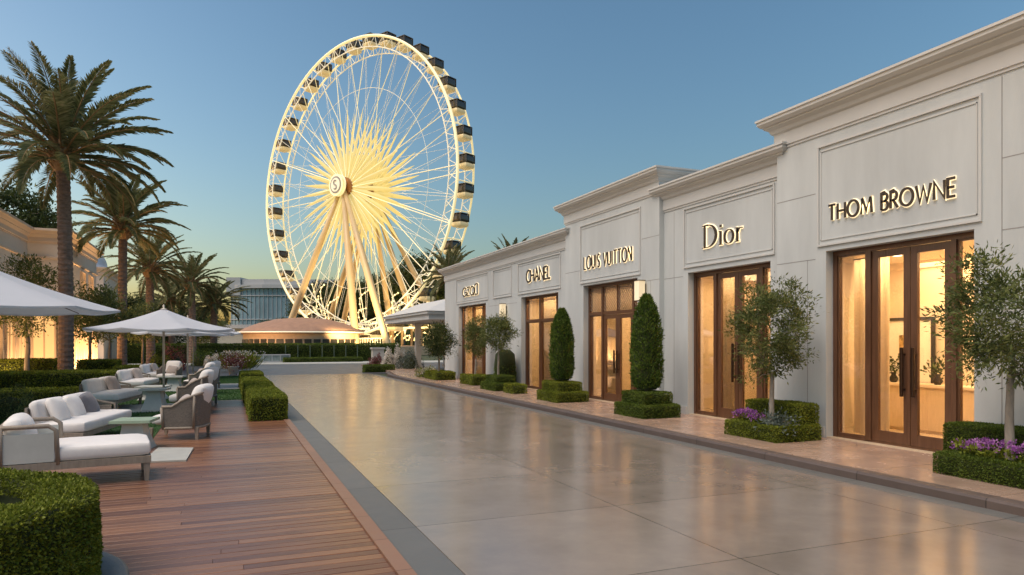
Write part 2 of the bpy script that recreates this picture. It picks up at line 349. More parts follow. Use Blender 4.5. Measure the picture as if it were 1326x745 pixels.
# turf areas and pale stone bands
def turf(name, rects, h=0.035, dens=900, seed=1, label=None):
    rng = np.random.RandomState(seed)
    base = MB(); bl = MB()
    for (x0, x1, y0, y1) in rects:
        base.box(x0, x1, y0, y1, -0.2, 0.012)
        n_ = int((x1 - x0) * (y1 - y0) * dens)
        P = np.stack([rng.uniform(x0, x1, n_), rng.uniform(y0, y1, n_), np.full(n_, 0.012)], 1)
        bl.leaves(P, np.tile([0, 0, 1.0], (n_, 1)), h, 0.009, rng, 1.6)
    struct(name + '_bed', base, 'turf')
    tag(bl.build('grass', 'blade'), label, 'grass', kind='stuff')
turf('lawn', [(-9, -1.27, 13.75, 20.2), (-9, -1.27, 22.6, 38), (-1.25, 0.5, 23.25, 28.6), (-1.25, 1.2, 32.2, 39.5)], label='short green grass under the terrace furniture', dens=700)
g = MB(); g.box(-6.5, -1.26, 20.2, 22.6, -0.2, 0.03); g.box(-1.24, 0.52, 28.6, 32.2, -0.2, 0.03); struct('stone_path', g, 'stone')
g = MB(); g.prism([(-1.16, 11.7), (-.55, 11.6), (-.5, 12.9), (-1.05, 13.15)], 0.03, 0.055)
tag(g.build('stone_slab', 'stone'), 'pale flat stone slab lying on the deck beside the green-topped side table', 'paving slab')

# ------------------------------------------------------------------ hedges
def box_surface(x0, x1, y0, y1, z0, z1, dens, rng, r=0.05, bottom=False):
    out = []; nn = []
    fs = [((x0, x1), (y0, y1), z1, 2, 1), ((x0, x1), (z0, z1), y0, 1, -1), ((x0, x1), (z0, z1), y1, 1, 1), ((y0, y1), (z0, z1), x0, 0, -1), ((y0, y1), (z0, z1), x1, 0, 1)]
    for (A, B, cst, ax, sg) in fs:
        n_ = int(abs(A[1] - A[0]) * abs(B[1] - B[0]) * dens)
        a = rng.uniform(A[0], A[1], n_); b_ = rng.uniform(B[0], B[1], n_)
        P = np.zeros((n_, 3)); o = [i for i in range(3) if i != ax]; P[:, o[0]] = a; P[:, o[1]] = b_; P[:, ax] = cst
        Nn = np.zeros((n_, 3)); Nn[:, ax] = sg; out.append(P); nn.append(Nn)
    P = np.concatenate(out); Nn = np.concatenate(nn)
    lo = np.array([x0 + r, y0 + r, z0]); hi = np.array([x1 - r, y1 - r, z1 - r]); q = np.clip(P, lo, hi); d = P - q
    ln = np.linalg.norm(d, axis=1, keepdims=True); P = q + d / np.maximum(ln, 1e-6) * np.minimum(ln, r); Nn = nrm(Nn + d / r)
    return P, Nn
def wob(P, amp, f, ph):
    return amp * (np.sin(P[:, 0] * f + ph) * np.sin(P[:, 1] * f * 1.13 + ph * 2) + .6 * np.sin(P[:, 2] * f * 1.7 + P[:, 0] * f * .7 + ph) + .4 * np.sin(P[:, 1] * f * 2.9 + ph * 3))
def hedge_mb(mb, x0, x1, y0, y1, z0, z1, leaf=0.03, cover=1.0, seed=0, amp=0.012, r=0.06, wf=4.0):
    rng = np.random.RandomState(seed); dens = cover * 1.25 / (0.5 * leaf * leaf * 0.55)
    P, Nn = box_surface(x0, x1, y0, y1, z0, z1, dens, rng, r)
    P = P + Nn * wob(P, amp, wf, seed)[:, None] - Nn * (np.abs(rng.normal(size=len(P))) * leaf * 0.55)[:, None]
    i = leaf * 0.9 + amp
    mb.rbox(((x0 + x1) / 2, (y0 + y1) / 2, (z0 + z1 - i) / 2), (x1 - x0 - 2 * i, y1 - y0 - 2 * i, z1 - z0 - i), min(r, .05), 0, n=5, smooth=False)
    mb.leaves(P, Nn, leaf, leaf * 0.55, rng, 0.75, 1)
    return mb
def hedge(x0, x1, y0, y1, h, label, leaf=0.03, z=0.0, seed=0, m='box_leaf', group=None, cover=1.0, amp=0.012, name='box_hedge'):
    cx, cy = (x0 + x1) / 2, (y0 + y1) / 2
    mb = MB(); hedge_mb(mb, x0 - cx, x1 - cx, y0 - cy, y1 - cy, 0, h, leaf, cover, seed, amp)
    o = mb.build(name, ['hedge_core', m]); o.location = (cx, cy, z)
    return tag(o, label, 'hedge', group)

# ring hedge bottom left
def ring_hedge():
    rng = np.random.RandomState(9); ro, ri, h = 1.27, 0.87, 0.735; leaf = 0.024
    dens = 1.7 / (0.5 * leaf * leaf * 0.55); P = []; Nn = []
    def cyl(rad, sg, z0, z1):
        n_ = int(2 * PI * rad * (z1 - z0) * dens); a = rng.uniform(0, 2 * PI, n_); z = rng.uniform(z0, z1, n_)
        d = np.stack([np.cos(a), np.sin(a), np.zeros(n_)], 1); P.append(d * rad + np.stack([0 * a, 0 * a, z], 1)); Nn.append(d * sg)
    cyl(ro, 1, 0, h - .04); cyl(ri, -1, h - .13, h - .04)  # inner wall left leafless below the rim; dark core stands in for shade
    n_ = int(PI * (ro ** 2 - ri ** 2) * dens); a = rng.uniform(0, 2 * PI, n_); q = np.sqrt(rng.uniform(ri ** 2, ro ** 2, n_))
    ed = np.minimum(ro - q, q - ri); z = h - 0.05 * np.maximum(0, 1 - ed / .06) ** 2
    P.append(np.stack([np.cos(a) * q, np.sin(a) * q, z], 1)); sgn = np.where(ro - q < q - ri, 1, -1) * np.maximum(0, 1 - ed / .06)
    Nn.append(nrm(np.stack([np.cos(a) * sgn, np.sin(a) * sgn, np.ones(n_)], 1)))
    P = np.concatenate(P); Nn = np.concatenate(Nn)
    P = P + Nn * (wob(P, 0.014, 5, 1) + wob(P, 0.006, 17, 4))[:, None] - Nn * (np.abs(rng.normal(size=len(P))) * leaf * .6)[:, None]
    mb = MB(); mb.lathe([(ro - .035, 0), (ro - .035, h - .06), (ro - .07, h - .035), (ri + .07, h - .035), (ri + .035, h - .06), (ri + .035, 0)], 48, mi=0)
    mb.leaves(P, Nn, leaf, leaf * .55, rng, .7, 1)
    o = mb.build('ring_hedge', ['hedge_core', 'box_leaf']); o.location = (-2.16, 5.97, 0.02)
    tag(o, 'round clipped box hedge ring with a dark hollow middle beside the deck', 'hedge')
    s = MB(); s.lathe([(0, 0.22), (0.4, .24), (.85, .2)], 32, (-2.16, 5.97, 0)); struct('planting_soil', s, 'soil')
    s = MB(); s.lathe([(1.1, 0.0), (1.1, 0.062), (1.45, 0.062), (1.475, .05), (1.475, 0.0)], 64, (-2.16, 5.97, 0)); struct('hedge_apron', s, 'apron')
ring_hedge()

# row of clipped cubes on the deck edge
mb = MB(); hedge_mb(mb, -0.41, 0.41, -1.22, 1.22, 0, 0.56, 0.036, 1.15, 3, 0.015, 0.09, 3.0)
words5 = ['clipped square hedge block at the near end of the row on the deck edge', 'second hedge block from the near end of the deck edge row', 'middle hedge block of the row along the deck edge', 'fourth hedge block of the row, just before the gap', 'farthest hedge block of the deck edge row, beyond a gap']
h0 = mb.build('hedge_block', ['hedge_core', 'box_leaf'])
ys = [18.05, 20.55, 23.05, 25.55, 29.1]
for i, yy in enumerate(ys):
    o = h0 if i == 0 else h0.copy()
    if i: C.objects.link(o)
    o.location = (0.93, yy, 0.02); o.rotation_euler = (0, 0, PI * (i % 2)); o.scale = (1, 1, [1, .97, 1.0, .98, 1.12][i])
    tag(o, words5[i], 'hedge', 'clipped hedge blocks along the deck edge')

# left side hedges
hedge(-10.5, -4.05, 30.6, 32.3, 0.68, 'long dark clipped hedge directly in front of the tall palm trunk', 0.06, seed=11, m='box_leaf')
hedge(-7.5, -3.2, 21.6, 22.9, 0.55, 'long low clipped hedge behind the near white sofa', 0.045, seed=12, m='box_leaf')
hedge(-10.0, -7.2, 37.5, 39, 1.0, 'loose low hedge under the villa windows left of the tall palm trunk', 0.07, seed=13, m='box_leaf')
hedge(-6.3, -4.7, 37.0, 38.6, 0.95, 'green rounded hedge just right of the tall palm trunk', 0.07, seed=14, m='box_leaf')
hedge(-4.6, -2.9, 35.0, 36.6, 0.72, 'dark square hedge at the foot of the second palm', 0.06, seed=15, m='box_leaf')
hedge(-8.0, 15.2, 64.6, 66.0, 1.6, 'tall dark clipped hedge closing the far end of the promenade', 0.09, seed=16, m='box_leaf_d', cover=.9, amp=.03)
hedge(4.6, 11.3, 62.3, 63.0, 0.42, 'long knee-high hedge strip along the foot of the tall far hedge', 0.07, seed=17, m='box_leaf_d')
for i in range(7):
    g = MB(); g.box(-.035, .035, -.03, .03, 0, 1.5); o = g.build('slim_post', 'post_green'); o.location = (4.9 + i * 1.05, 64.45, 0)
    tag(o, 'slim grey-green post standing against the tall far hedge', 'post', 'identical slim posts against the tall far hedge')

# ------------------------------------------------------------------ trees
def grow(seed, fork, top_c, rad, ntar, trunk_r, leaf, nleaf, clump, base=(0, 0, 0), lean=0.0, sides=7, shape=1.0, wl=0.28, core=0.35, extra_trunks=0):
    """trunk + branches that reach scattered targets of an uneven crown; leaf clumps at the targets"""
    rng = np.random.RandomState(seed); tr = MB(); cr = MB()
    f = np.array([base[0] + lean, base[1], fork]); c = np.array(top_c); rad = np.array(rad, float)
    tz = np.linspace(0, 1, 7); TP = np.outer(1 - tz, np.array([base[0], base[1], 0.0])) + np.outer(tz, f) + np.stack([np.sin(tz * 5 + seed) * trunk_r * .35, np.cos(tz * 4 + seed) * trunk_r * .35, 0 * tz], 1) * np.sin(tz * PI)[:, None]
    tr.tube(TP, trunk_r * (1.25 - 0.45 * tz + .35 * np.exp(-tz * 14)), sides, 0)
    nodes = [TP[-1]]; nr = [trunk_r * .8]
    D = nrm(rng.normal(size=(ntar * 3, 3))); D[:, 2] *= 1.0
    q = rng.uniform(core, 1.0, ntar * 3) ** 0.6
    lump = 1 + 0.22 * np.sin(D[:, 0] * 5 + seed) * np.sin(D[:, 1] * 4.3 + seed * 2) + 0.16 * np.sin(D[:, 2] * 7 + seed * 3 + D[:, 0] * 3)
    T = c + D * (q * lump)[:, None] * rad; T = T[T[:, 2] > fork - 0.1 * rad[2]]
    T = T[:ntar]; T = T[np.argsort(np.linalg.norm(T - f, axis=1))]
    for t in T:
        A = np.array(nodes); dd = np.linalg.norm(A - t, axis=1) + np.maximum(0, A[:, 2] - t[2]) * 1.2 + 0.25 * np.linalg.norm(A - nodes[0], axis=1) * 0
        j = int(np.argmin(dd)); a = A[j]; r0 = nr[j] * .72; r1 = max(r0 * .55, trunk_r * .06)
        mid = (a + t) / 2 + rng.normal(size=3) * np.linalg.norm(t - a) * .08 + np.array([0, 0, .06 * np.linalg.norm(t - a)])
        tr.tube([a, mid, t], [r0, (r0 + r1) / 2, r1], 5, 0, caps=False)
        nodes += [mid, t]; nr += [(r0 + r1) / 2, r1]
    n_ = nleaf
    for t in T:
        cl = clump * rng.uniform(.6, 1.35)
        out = nrm(t - c + np.array([0, 0, .25])); P = t + rng.normal(size=(n_, 3)) * cl * np.array([1, 1, .75]) + out * cl * .3
        Nn = nrm(P - t + out * cl * .8 + np.array([0, 0, cl * .3]))
        cr.leaves(P, Nn, leaf, leaf * wl, rng, .9, 0, .4)
    return tr, cr

def tree(name, label, cat, loc, lm='olive', bm='bark_pale', group=None, rz=0.0, scale=None, **kw):
    t = thing(name, label, cat, loc, rz, group)
    a, b = grow(**kw); a.build('trunk', bm, t); b.build('crown', lm, t)
    if scale: t.scale = (scale,) * 3
    return t

def two_tier(loc, sx, sy, h1, h2, ux, uy, label, seed, off=(0, 0), leaf=0.028):
    """low hedge tray with a taller hedge set on it or behind it"""
    t = thing('tiered_hedge', label, 'hedge', loc)
    a = MB(); hedge_mb(a, -sx / 2, sx / 2, -sy / 2, sy / 2, 0, h1, leaf, 1.15, seed, .008, .05)
    a.build('lower_tier', ['hedge_core', 'box_leaf_d' if seed % 2 else 'box_leaf'], t)
    b = MB(); hedge_mb(b, off[0] - ux / 2, off[0] + ux / 2, off[1] - uy / 2, off[1] + uy / 2, h1 * .6, h2, leaf, 1.15, seed + 50, .008, .05)
    b.build('upper_tier', ['hedge_core', 'box_leaf_d' if seed % 2 else 'box_leaf'], t)
    return t
Z = 0.12
# TB door planter (right edge of the picture) and the Dior one: low tray, tall hedge at the back, flowers, olive tree
two_tier((9.15, 5.55, Z), 1.1, 1.6, .27, .6, .5, 1.95, 'two-level box hedge under the olive tree at the right edge of the photo', 21, (.3, .12), .023)
two_tier((9.12, 9.83, Z), 1.02, 1.34, .27, .62, .48, 1.35, 'two-level box hedge round the olive tree between the two nearest shops', 22, (.29, .08), .026)
def flowers(loc, sx, sy, label, seed, h=.34, n_=520, m='flower'):
    rng = np.random.RandomState(seed); mb = MB()
    P = np.stack([rng.uniform(-sx, sx, n_), rng.uniform(-sy, sy, n_), rng.uniform(.08, 1, n_) ** .6 * h * .82], 1)
    mb.leaves(P, np.tile([0, 0, 1.], (n_, 1)), .06, .03, rng, .6, 0)
    k = 60; cx = rng.uniform(-sx, sx, k); cy = rng.uniform(-sy, sy, k); cz = h * (.72 + .28 * rng.rand(k)) * (1 - .25 * (cy / sy) ** 2)
    for i in range(k):
        q = 16; Q = np.array([cx[i], cy[i], cz[i]]) + rng.normal(size=(q, 3)) * .018
        mb.leaves(Q, nrm(Q - np.array([cx[i], cy[i], cz[i] - .03])), .03, .024, rng, 1.2, 1)
    o = mb.build('flower_bed', ['box_leaf', m]); o.location = loc
    return tag(o, label, 'flowers')
flowers((8.86, 5.55, Z + .14), .17, .72, 'purple flowers at the foot of the olive tree at the right edge of the photo', 31)
flowers((8.86, 10.1, Z + .14), .17, .26, 'mauve flowers left of the olive trunk between the two nearest shops', 32, n_=240)
g = MB(); rng = np.random.RandomState(5); P = rng.normal(size=(420, 3)) * np.array([.1, .17, .09]) + np.array([0, 0, .16]); g.leaves(P, nrm(P), .07, .03, rng, 1.0)
o = g.build('low_shrub', 'grey_leaf'); o.location = (8.86, 9.42, Z + .14); tag(o, 'small grey-green shrub right of the mauve flowers', 'shrub')
ok = dict(ntar=200, nleaf=66, leaf=.07, wl=.27)
tree('olive_tree', 'large airy olive tree at the right edge of the photo', 'tree', (8.93, 5.62, Z), seed=41, fork=1.35, top_c=(.0, -.12, 1.98), rad=(.74, .82, .72), trunk_r=.05, clump=.082, base=(0, -.05, 0), **ok)
tree('olive_tree', 'airy olive tree between the two nearest shops', 'tree', (8.93, 9.6, Z), seed=47, fork=1.15, top_c=(0, .02, 1.95), rad=(.62, .66, .84), trunk_r=.045, clump=.075, **ok)

def cypress(loc, h, r, label, seed):
    rng = np.random.RandomState(seed); t = thing('cypress_tree', label, 'tree', loc)
    a = MB(); a.tube([(0, 0, 0), (0, 0, h * .2)], [.04, .035], 8); a.build('trunk', 'bark', t)
    n_ = int(8500); z = rng.uniform(.06, 1, n_); prof = lambda z: np.where(z < .18, .72 + .28 * z / .18, 1 - ((z - .18) / .82) ** 4.2 * .86)
    ang = rng.uniform(0, 2 * PI, n_); rr_ = r * prof(z) * (1 - np.abs(rng.normal(size=n_)) * .09) * (1 + .06 * np.sin(ang * 5 + z * 17) + .05 * np.sin(ang * 9 - z * 31))
    P = np.stack([np.cos(ang) * rr_, np.sin(ang) * rr_, z * h], 1); Nn = nrm(np.stack([np.cos(ang) * .5, np.sin(ang) * .5, np.ones(n_) * .9], 1))
    c = MB(); zz = np.linspace(.05, .97, 14); c.lathe([(float(r * prof(np.array(q))) * .84, float(q) * h) for q in zz] + [(0.0, h * .985)], 18, mi=0)
    c.leaves(P, Nn, .075, .022, rng, 1.3, 1); c.build('crown', ['hedge_core', 'cypress'], t)
    return t
two_tier((9.05, 13.75, Z), 1.0, 1.28, .29, .56, .76, 1.0, 'two-step square hedge holding the taller cypress right of the latticed shop door', 23)
cypress((9.05, 13.75, Z + .5), 2.28, .345, 'tall dark cypress column in front of the wall lamp', 61)
two_tier((9.05, 18.15, Z), 1.0, 1.4, .29, .56, .76, 1.1, 'two-step square hedge holding the cypress left of the latticed shop', 24)
cypress((9.05, 18.15, Z + .5), 2.15, .33, 'slimmer cypress column between the latticed shop and the shop left of it', 62)
two_tier((9.05, 23.1, Z), .95, 1.5, .27, .52, .7, 1.15, 'two-step hedge under the round-headed tree between the two farthest shops', 25)
tree('ball_tree', 'small round-headed tree between the two farthest shops', 'tree', (9.0, 23.1, Z), seed=71, fork=1.25, top_c=(0, 0, 2.0), rad=(.52, .55, .62), trunk_r=.04, ntar=90, nleaf=80, leaf=.085, clump=.10, wl=.26)
hedge(8.9, 9.7, 25.6, 27.2, .38, 'low hedge at the foot of the slim tree before the farthest shop', .04, Z, 26)
tree('slim_tree', 'slim tree overlapping the farthest shop door', 'tree', (9.3, 26.4, Z), seed=72, fork=1.0, top_c=(0, 0, 1.85), rad=(.38, .42, .75), trunk_r=.04, ntar=60, nleaf=80, leaf=.09, clump=.09, wl=.26)
hedge(8.7, 9.2, 21.0, 21.9, .3, 'tiny low hedge on the pavement just before the round-headed tree', .04, Z, 27)
hedge(8.6, 9.5, 29.6, 31.6, .36, 'low hedge round the bushy tree at the far building corner', .045, Z, 28)
tree('bushy_tree', 'bushy round tree at the far corner of the white building', 'tree', (9.0, 30.6, Z), seed=73, fork=.95, top_c=(0, 0, 1.75), rad=(.62, .66, .74), trunk_r=.05, ntar=100, nleaf=80, leaf=.1, clump=.12, wl=.28, lm='tree')
g = MB(); g.lathe([(0, 0), (.28, 0), (.36, 0), (.40, .9), (.36, 1.25), (.2, 1.4), (0, 1.42)], 16); rng = np.random.RandomState(8)
n_ = 2500; zz = rng.rand(n_); an = rng.uniform(0, 2 * PI, n_); P = np.stack([np.cos(an) * .4, np.sin(an) * .4, zz * 1.4], 1) * np.stack([1 - zz ** 4 * .6] * 2 + [np.ones(n_)], 1)
g.leaves(P, nrm(P - np.array([0, 0, .6])), .05, .03, rng, .8, 1); o = g.build('round_shrub', ['hedge_core', 'box_leaf_d']); o.location = (9.65, 24.1, Z)
tag(o, 'upright dark shrub against the wall behind the round-headed tree', 'shrub')

def bush(loc, r, h, m, label, seed, n_=1600, leaf=.07, name='flowering_bush', group=None, m2=None, frac=.4):
    rng = np.random.RandomState(seed); D = nrm(rng.normal(size=(n_, 3))); D[:, 2] = np.abs(D[:, 2])
    lump = 1 + .2 * np.sin(D[:, 0] * 6 + seed) + .15 * np.sin(D[:, 1] * 8 + seed * 2)
    P = D * np.array([r, r, h]) * (lump * rng.uniform(.55, 1, n_) ** .4)[:, None]
    g = MB(); g.lathe([(r * .6, 0), (r * .62, h * .3), (r * .4, h * .6), (0, h * .72)], 10, mi=0)
    k = int(n_ * frac) if m2 else n_
    g.leaves(P[:k], D[:k], leaf, leaf * .5, rng, .8, 1)
    if m2: g.leaves(P[k:], D[k:], leaf, leaf * .5, rng, .8, 2)
    o = g.build(name, ['hedge_core', m] + ([m2] if m2 else [])); o.location = loc
    return tag(o, label, 'bush', group)
x, y = at(553, 33.5); bush((x, y, Z), .5, .45, 'box_leaf', 'low bush with white flowers beside the far planter', 81, m2='flower_w', frac=.75)
x, y = at(488, 46); bush((x, y, 0), .5, .85, 'flower_r', 'dusky red bush beside the pale stone pedestal', 82, 1800, .09, 'red_bush')
x, y = at(531, 44); bush((x, y, .1), .75, 1.05, 'grey_leaf', 'silvery blue-green bush left of the portico column', 83, 2200, .09, 'silver_bush')
x, y = at(504, 45); bush((x, y, .1), .5, 1.1, 'flower_w', 'white blossoming bush right of the dusky red one', 84, 2200, .09, 'white_bush')
x, y = at(517, 46); bush((x, y, .1), .42, 1.3, 'flower_w', 'taller white blossoming bush nearest the silvery bush', 85, 1800, .09, 'white_bush')
hedge(7.6, 9.4, 41.3, 42.0, .42, 'low kerbside hedge in front of the white blossoming bushes', .06, 0.0, 86, 'box_leaf_d')
x, y = at(489, 52)
g = MB(); g.prism([(-.55, -.4), (.55, -.4), (.55, .4), (-.55, .4)], 0, .25); g.prism([(-.42, -.3), (.42, -.3), (.42, .3), (-.42, .3)], .25, 1.25); g.prism([(-.5, -.36), (.5, -.36), (.5, .36), (-.5, .36)], 1.25, 1.38)
o = g.build('stone_pedestal', 'stone'); o.location = (x, y, 0); tag(o, 'pale stone pedestal in front of the far hedge', 'pedestal')
x, y = at(352, 60)
t = thing('glass_planter', 'long low glass-sided planter before the far hedge', 'planter', (x, y, 0.03))
g = MB(); g.box(-1.5, 1.5, -.35, .35, 0, .12); g.box(-1.5, 1.5, -.35, .35, .6, .68); [g.box(xx - .03, xx + .03, -.35, .35, .12, .6) for xx in (-1.47, -.7, 0, .7, 1.47)]; g.build('frame', 'facade_frame', t)
g = MB(); g.box(-1.45, 1.45, -.3, .3, .12, .6); g.build('glass_panel', mat('pale_glass', (.22, .27, .27), .2, .3, 3), t)

# ornamental grass and pot at the far end of the deck
x, y = at(309, 43); rng = np.random.RandomState(3); g = MB(); n_ = 900
P = np.stack([rng.normal(size=n_) * .35, rng.normal(size=n_) * .35, rng.uniform(0, .25, n_)], 1); g.leaves(P, np.stack([P[:, 0], P[:, 1], np.full(n_, 1.)], 1), 1.0, .05, rng, 2.2)
g.leaves(P[:260] * [1.5, 1.5, 1] + np.array([0, 0, .95]), np.tile([0, 0, 1.], (260, 1)), .12, .06, rng, .8, 1)
o = g.build('ornamental_grass', ['box_leaf', 'flower_w']); o.location = (x, y, 0); tag(o, 'tall tufted ornamental grass with pale tips behind the hedge blocks', 'plant')
x, y = at(302, 38)
t = thing('potted_flowers', 'dark red flowers in a pale pot at the far end of the deck', 'potted plant', (x, y, 0.03))
g = MB(); g.lathe([(0, 0), (.2, 0), (.28, .38), (.31, .4), (.31, .45), (.26, .45), (.24, .4), (0, .4)], 16); g.build('pot', 'table_w', t)
g = MB(); P = rng.normal(size=(1100, 3)) * np.array([.32, .32, .2]) + np.array([0, 0, .7]); g.leaves(P, nrm(P - [0, 0, .4]), .09, .05, rng, .8, 0); g.leaves(P[:130] * [1.1, 1.1, 1.1], nrm(P[:130]), .07, .06, rng, .8, 1); g.build('foliage', ['flower_r', 'flower_w'], t)

# ------------------------------------------------------------------ palms
def palm_mb(seed, H, tr, LF, nf, leaf_n=44, leaf_w=0.045, ll=0.5, boot=1.0, hang=0.45):
    rng = np.random.RandomState(seed); tk = MB()
    nz_ = int(H / .11); zz = np.linspace(0, H, nz_); rad = tr * (1 + .30 * np.exp(-zz / .5) + .10 * ((np.arange(nz_) % 2) * 1.0 - .5)) * (1 - .12 * zz / H)
    lx = .12 * np.sin(zz / H * 2.2 + seed)
    tk.tube(np.stack([lx - lx[0], 0 * zz, zz], 1), rad, 14, 0, smooth=False)
    top = np.array([lx[-1] - lx[0], 0, H])
    # boots: old leaf bases round the swollen head of the trunk
    bt = MB(); prof = [(tr * .95, -.35 * boot), (tr * 1.55, -.05 * boot), (tr * 1.7, .25 * boot), (tr * 1.35, .6 * boot), (tr * .6, 1.0 * boot), (0, 1.15 * boot)]
    bt.lathe(prof, 14, tuple(top))
    for i in range(60):
        a = i * 2.399; q = (i / 60); z = -.3 * boot + q * 1.15 * boot; r0 = tr * (1.0 + .75 * math.sin(min(1, q * 1.25) * PI * .75)); 
        p0 = top + np.array([math.cos(a) * r0 * .8, math.sin(a) * r0 * .8, z]); p1 = p0 + np.array([math.cos(a) * .3 * (1 - q * .4), math.sin(a) * .3 * (1 - q * .4), .26]) * boot
        bt.tube([p0, (p0 + p1) / 2 + np.array([0, 0, -.02]), p1], [.085 * boot, .06 * boot, .03 * boot], 5)
    fr = MB(); rc = MB()
    for i in range(nf):
        q = (i + .5) / nf; az = i * 2.39996 + rng.uniform(-.15, .15)
        el = R(84) - q ** 0.85 * R(84 + 38 * hang / .45) + rng.uniform(-.09, .09); Lf = LF * (0.80 + .22 * math.sin(q * PI)) * rng.uniform(.9, 1.06)
        droop = (0.55 + .55 * q) * rng.uniform(.85, 1.2)
        m = 14; s_ = np.linspace(0, 1, m); e = el - droop * s_ ** 1.6 * 1.05
        rr_ = np.concatenate([[0], np.cumsum(np.cos((e[1:] + e[:-1]) / 2)) * Lf / (m - 1)]); zz_ = np.concatenate([[0], np.cumsum(np.sin((e[1:] + e[:-1]) / 2)) * Lf / (m - 1)])
        sw = rng.uniform(-.12, .12); azs = az + sw * s_
        Pc = np.stack([np.cos(azs) * (rr_ + tr * .7), np.sin(azs) * (rr_ + tr * .7), zz_ + (.95 - q * .85) * boot], 1) + top
        rc.tube(Pc, np.linspace(.045, .008, m) * (tr / .28), 4, 0, caps=False)
        S = np.linspace(.12, .995, leaf_n); S = np.repeat(S, 2); sd = np.tile([1, -1], leaf_n)
        C0 = np.stack([np.interp(S, s_, Pc[:, k2]) for k2 in range(3)], 1); Tn = nrm(np.gradient(Pc, axis=0)); Tt = nrm(np.stack([np.interp(S, s_, Tn[:, k2]) for k2 in range(3)], 1))
        side = nrm(np.cross(Tt, np.tile([0, 0, 1.0], (len(S), 1)))); upv = np.cross(side, Tt)
        lift = rng.uniform(.1, .55, len(S))[:, None]
        fw = (.75 + .8 * S)[:, None] + rng.normal(size=(len(S), 1)) * .1
        dr = nrm(side * sd[:, None] + Tt * fw + upv * lift - np.array([0, 0, .15]) + rng.normal(size=(len(S), 3)) * .07)
        ln = (ll * np.clip(np.sin(np.clip(S, .05, 1) ** .8 * PI * .93), .22, 1) * rng.uniform(.85, 1.1, len(S)))[:, None]
        wv = nrm(np.cross(dr, upv)) * leaf_w * .5 * rng.choice([.8, 1.1], len(S))[:, None]
        wv = wv * np.cos(.6) + upv * leaf_w * .3
        tipd = np.array([0, 0, -1.0]) * ln * .16
        V = np.stack([C0, C0 + dr * ln * .45 + wv, C0 + dr * ln + tipd, C0 + dr * ln * .45 - wv], 1).reshape(-1, 3)
        fr.raw(V, np.arange(len(V)).reshape(-1, 4), 0)
    return tk, bt, rc, fr
M['palm_bark'] = mat('palm_bark', (0.21, 0.135, 0.10), 0.9, 0.4, 5, 0.9, 14, stretch=(1, 1, 2.5))
def palm(loc, label, rz=0, **kw):
    t = thing('palm_tree', label, 'palm tree', (*loc, 0), rz, 'date palms on the terrace side' if loc[0] < 5 else None)
    tk, bt, rc, fr = palm_mb(**kw)
    tk.build('trunk', 'palm_bark', t); bt.build('leaf_bases', 'palm_stem', t); rc.build('leaf_stems', 'palm_stem', t); fr.build('crown', 'palm', t)
    return t
palm(at(85, 30.5), 'tallest palm with a thick ringed trunk nearest the camera', 0.4, seed=1, H=9.6, tr=.30, LF=4.7, nf=56, leaf_n=84, leaf_w=.088, ll=.72, hang=.1, boot=1.0)
palm(at(158, 40), 'second palm, its crown just below the tallest palm fronds', 1.9, seed=2, H=8.0, tr=.26, LF=3.5, nf=46, leaf_n=62, leaf_w=.09, ll=.62, hang=.12, boot=.95)
palm(at(196, 50), 'mid-height palm right behind the second palm', .9, seed=3, H=6.7, tr=.3, LF=3.3, nf=46, leaf_n=48, leaf_w=.09, ll=.55, hang=.22, boot=.8)
pb = palm(at(249, 58), 'palm with an upright crown behind the white parasols', 2.9, seed=4, H=6.3, tr=.3, LF=3.2, nf=42, leaf_n=42, leaf_w=.1, ll=.55, hang=.25, boot=.8)
dup(pb, (*at(277, 61), 0), 1.2, (1.05, 1.05, .78), 'short bushy palm nearest the glass office block')
dup(pb, (*at(222, 64), 0), 3.9, (1.0, 1.0, .85), 'half hidden palm between the mid-height and upright palms')
o = dup(pb, (*at(580, 78), 0), 0.3, (1.15, 1.15, 1.36), 'palm top showing right of the big wheel above the far white roof'); o['group'] = 'palms behind the white building'
o = dup(pb, (*at(664, 62), 0), 2.2, (.8, .8, 1.2), 'small palm top peeping over the roof above the dark-lettered sign'); o['group'] = 'palms behind the white building'

# terrace trees
tt = dict(nleaf=75, wl=.45)
tree('broadleaf_tree', 'leafy tree behind the near parasol with a branching trunk', 'tree', (*at(36, 31), 0), 'olive', seed=91, fork=2.1, top_c=(0, 0, 3.9), rad=(1.75, 1.75, 1.55), trunk_r=.1, ntar=130, leaf=.13, clump=.2, bm='bark', nleaf=70, wl=.4)
tr1 = tree('broadleaf_tree', 'small leafy tree just right of the tall palm trunk', 'tree', (*at(116, 35), 0), 'olive', seed=92, fork=1.9, top_c=(0, 0, 3.3), rad=(1.3, 1.3, 1.25), trunk_r=.08, ntar=90, leaf=.13, clump=.19, bm='bark', **tt)
dup(tr1, (*at(143, 37), 0), 2.0, .98, 'thin-trunked leafy tree just left of the second palm trunk')
dup(tr1, (*at(185, 46), 0), 1.0, .95, 'small tree standing right of the second palm trunk under the parasol')
big = tree('evergreen_tree', 'large dark tree rising behind the villa roof at the left edge', 'tree', (*at(12, 66), 0), 'tree', 'bark', seed=93, fork=5, top_c=(0, 0, 12), rad=(4.2, 4.2, 4.2), trunk_r=.35, ntar=170, nleaf=95, leaf=.34, clump=.55, wl=.5)
dup(big, (*at(58, 72), 0), 2.4, (.85, .85, .87), 'rounded dark tree behind the flat middle of the villa roof')
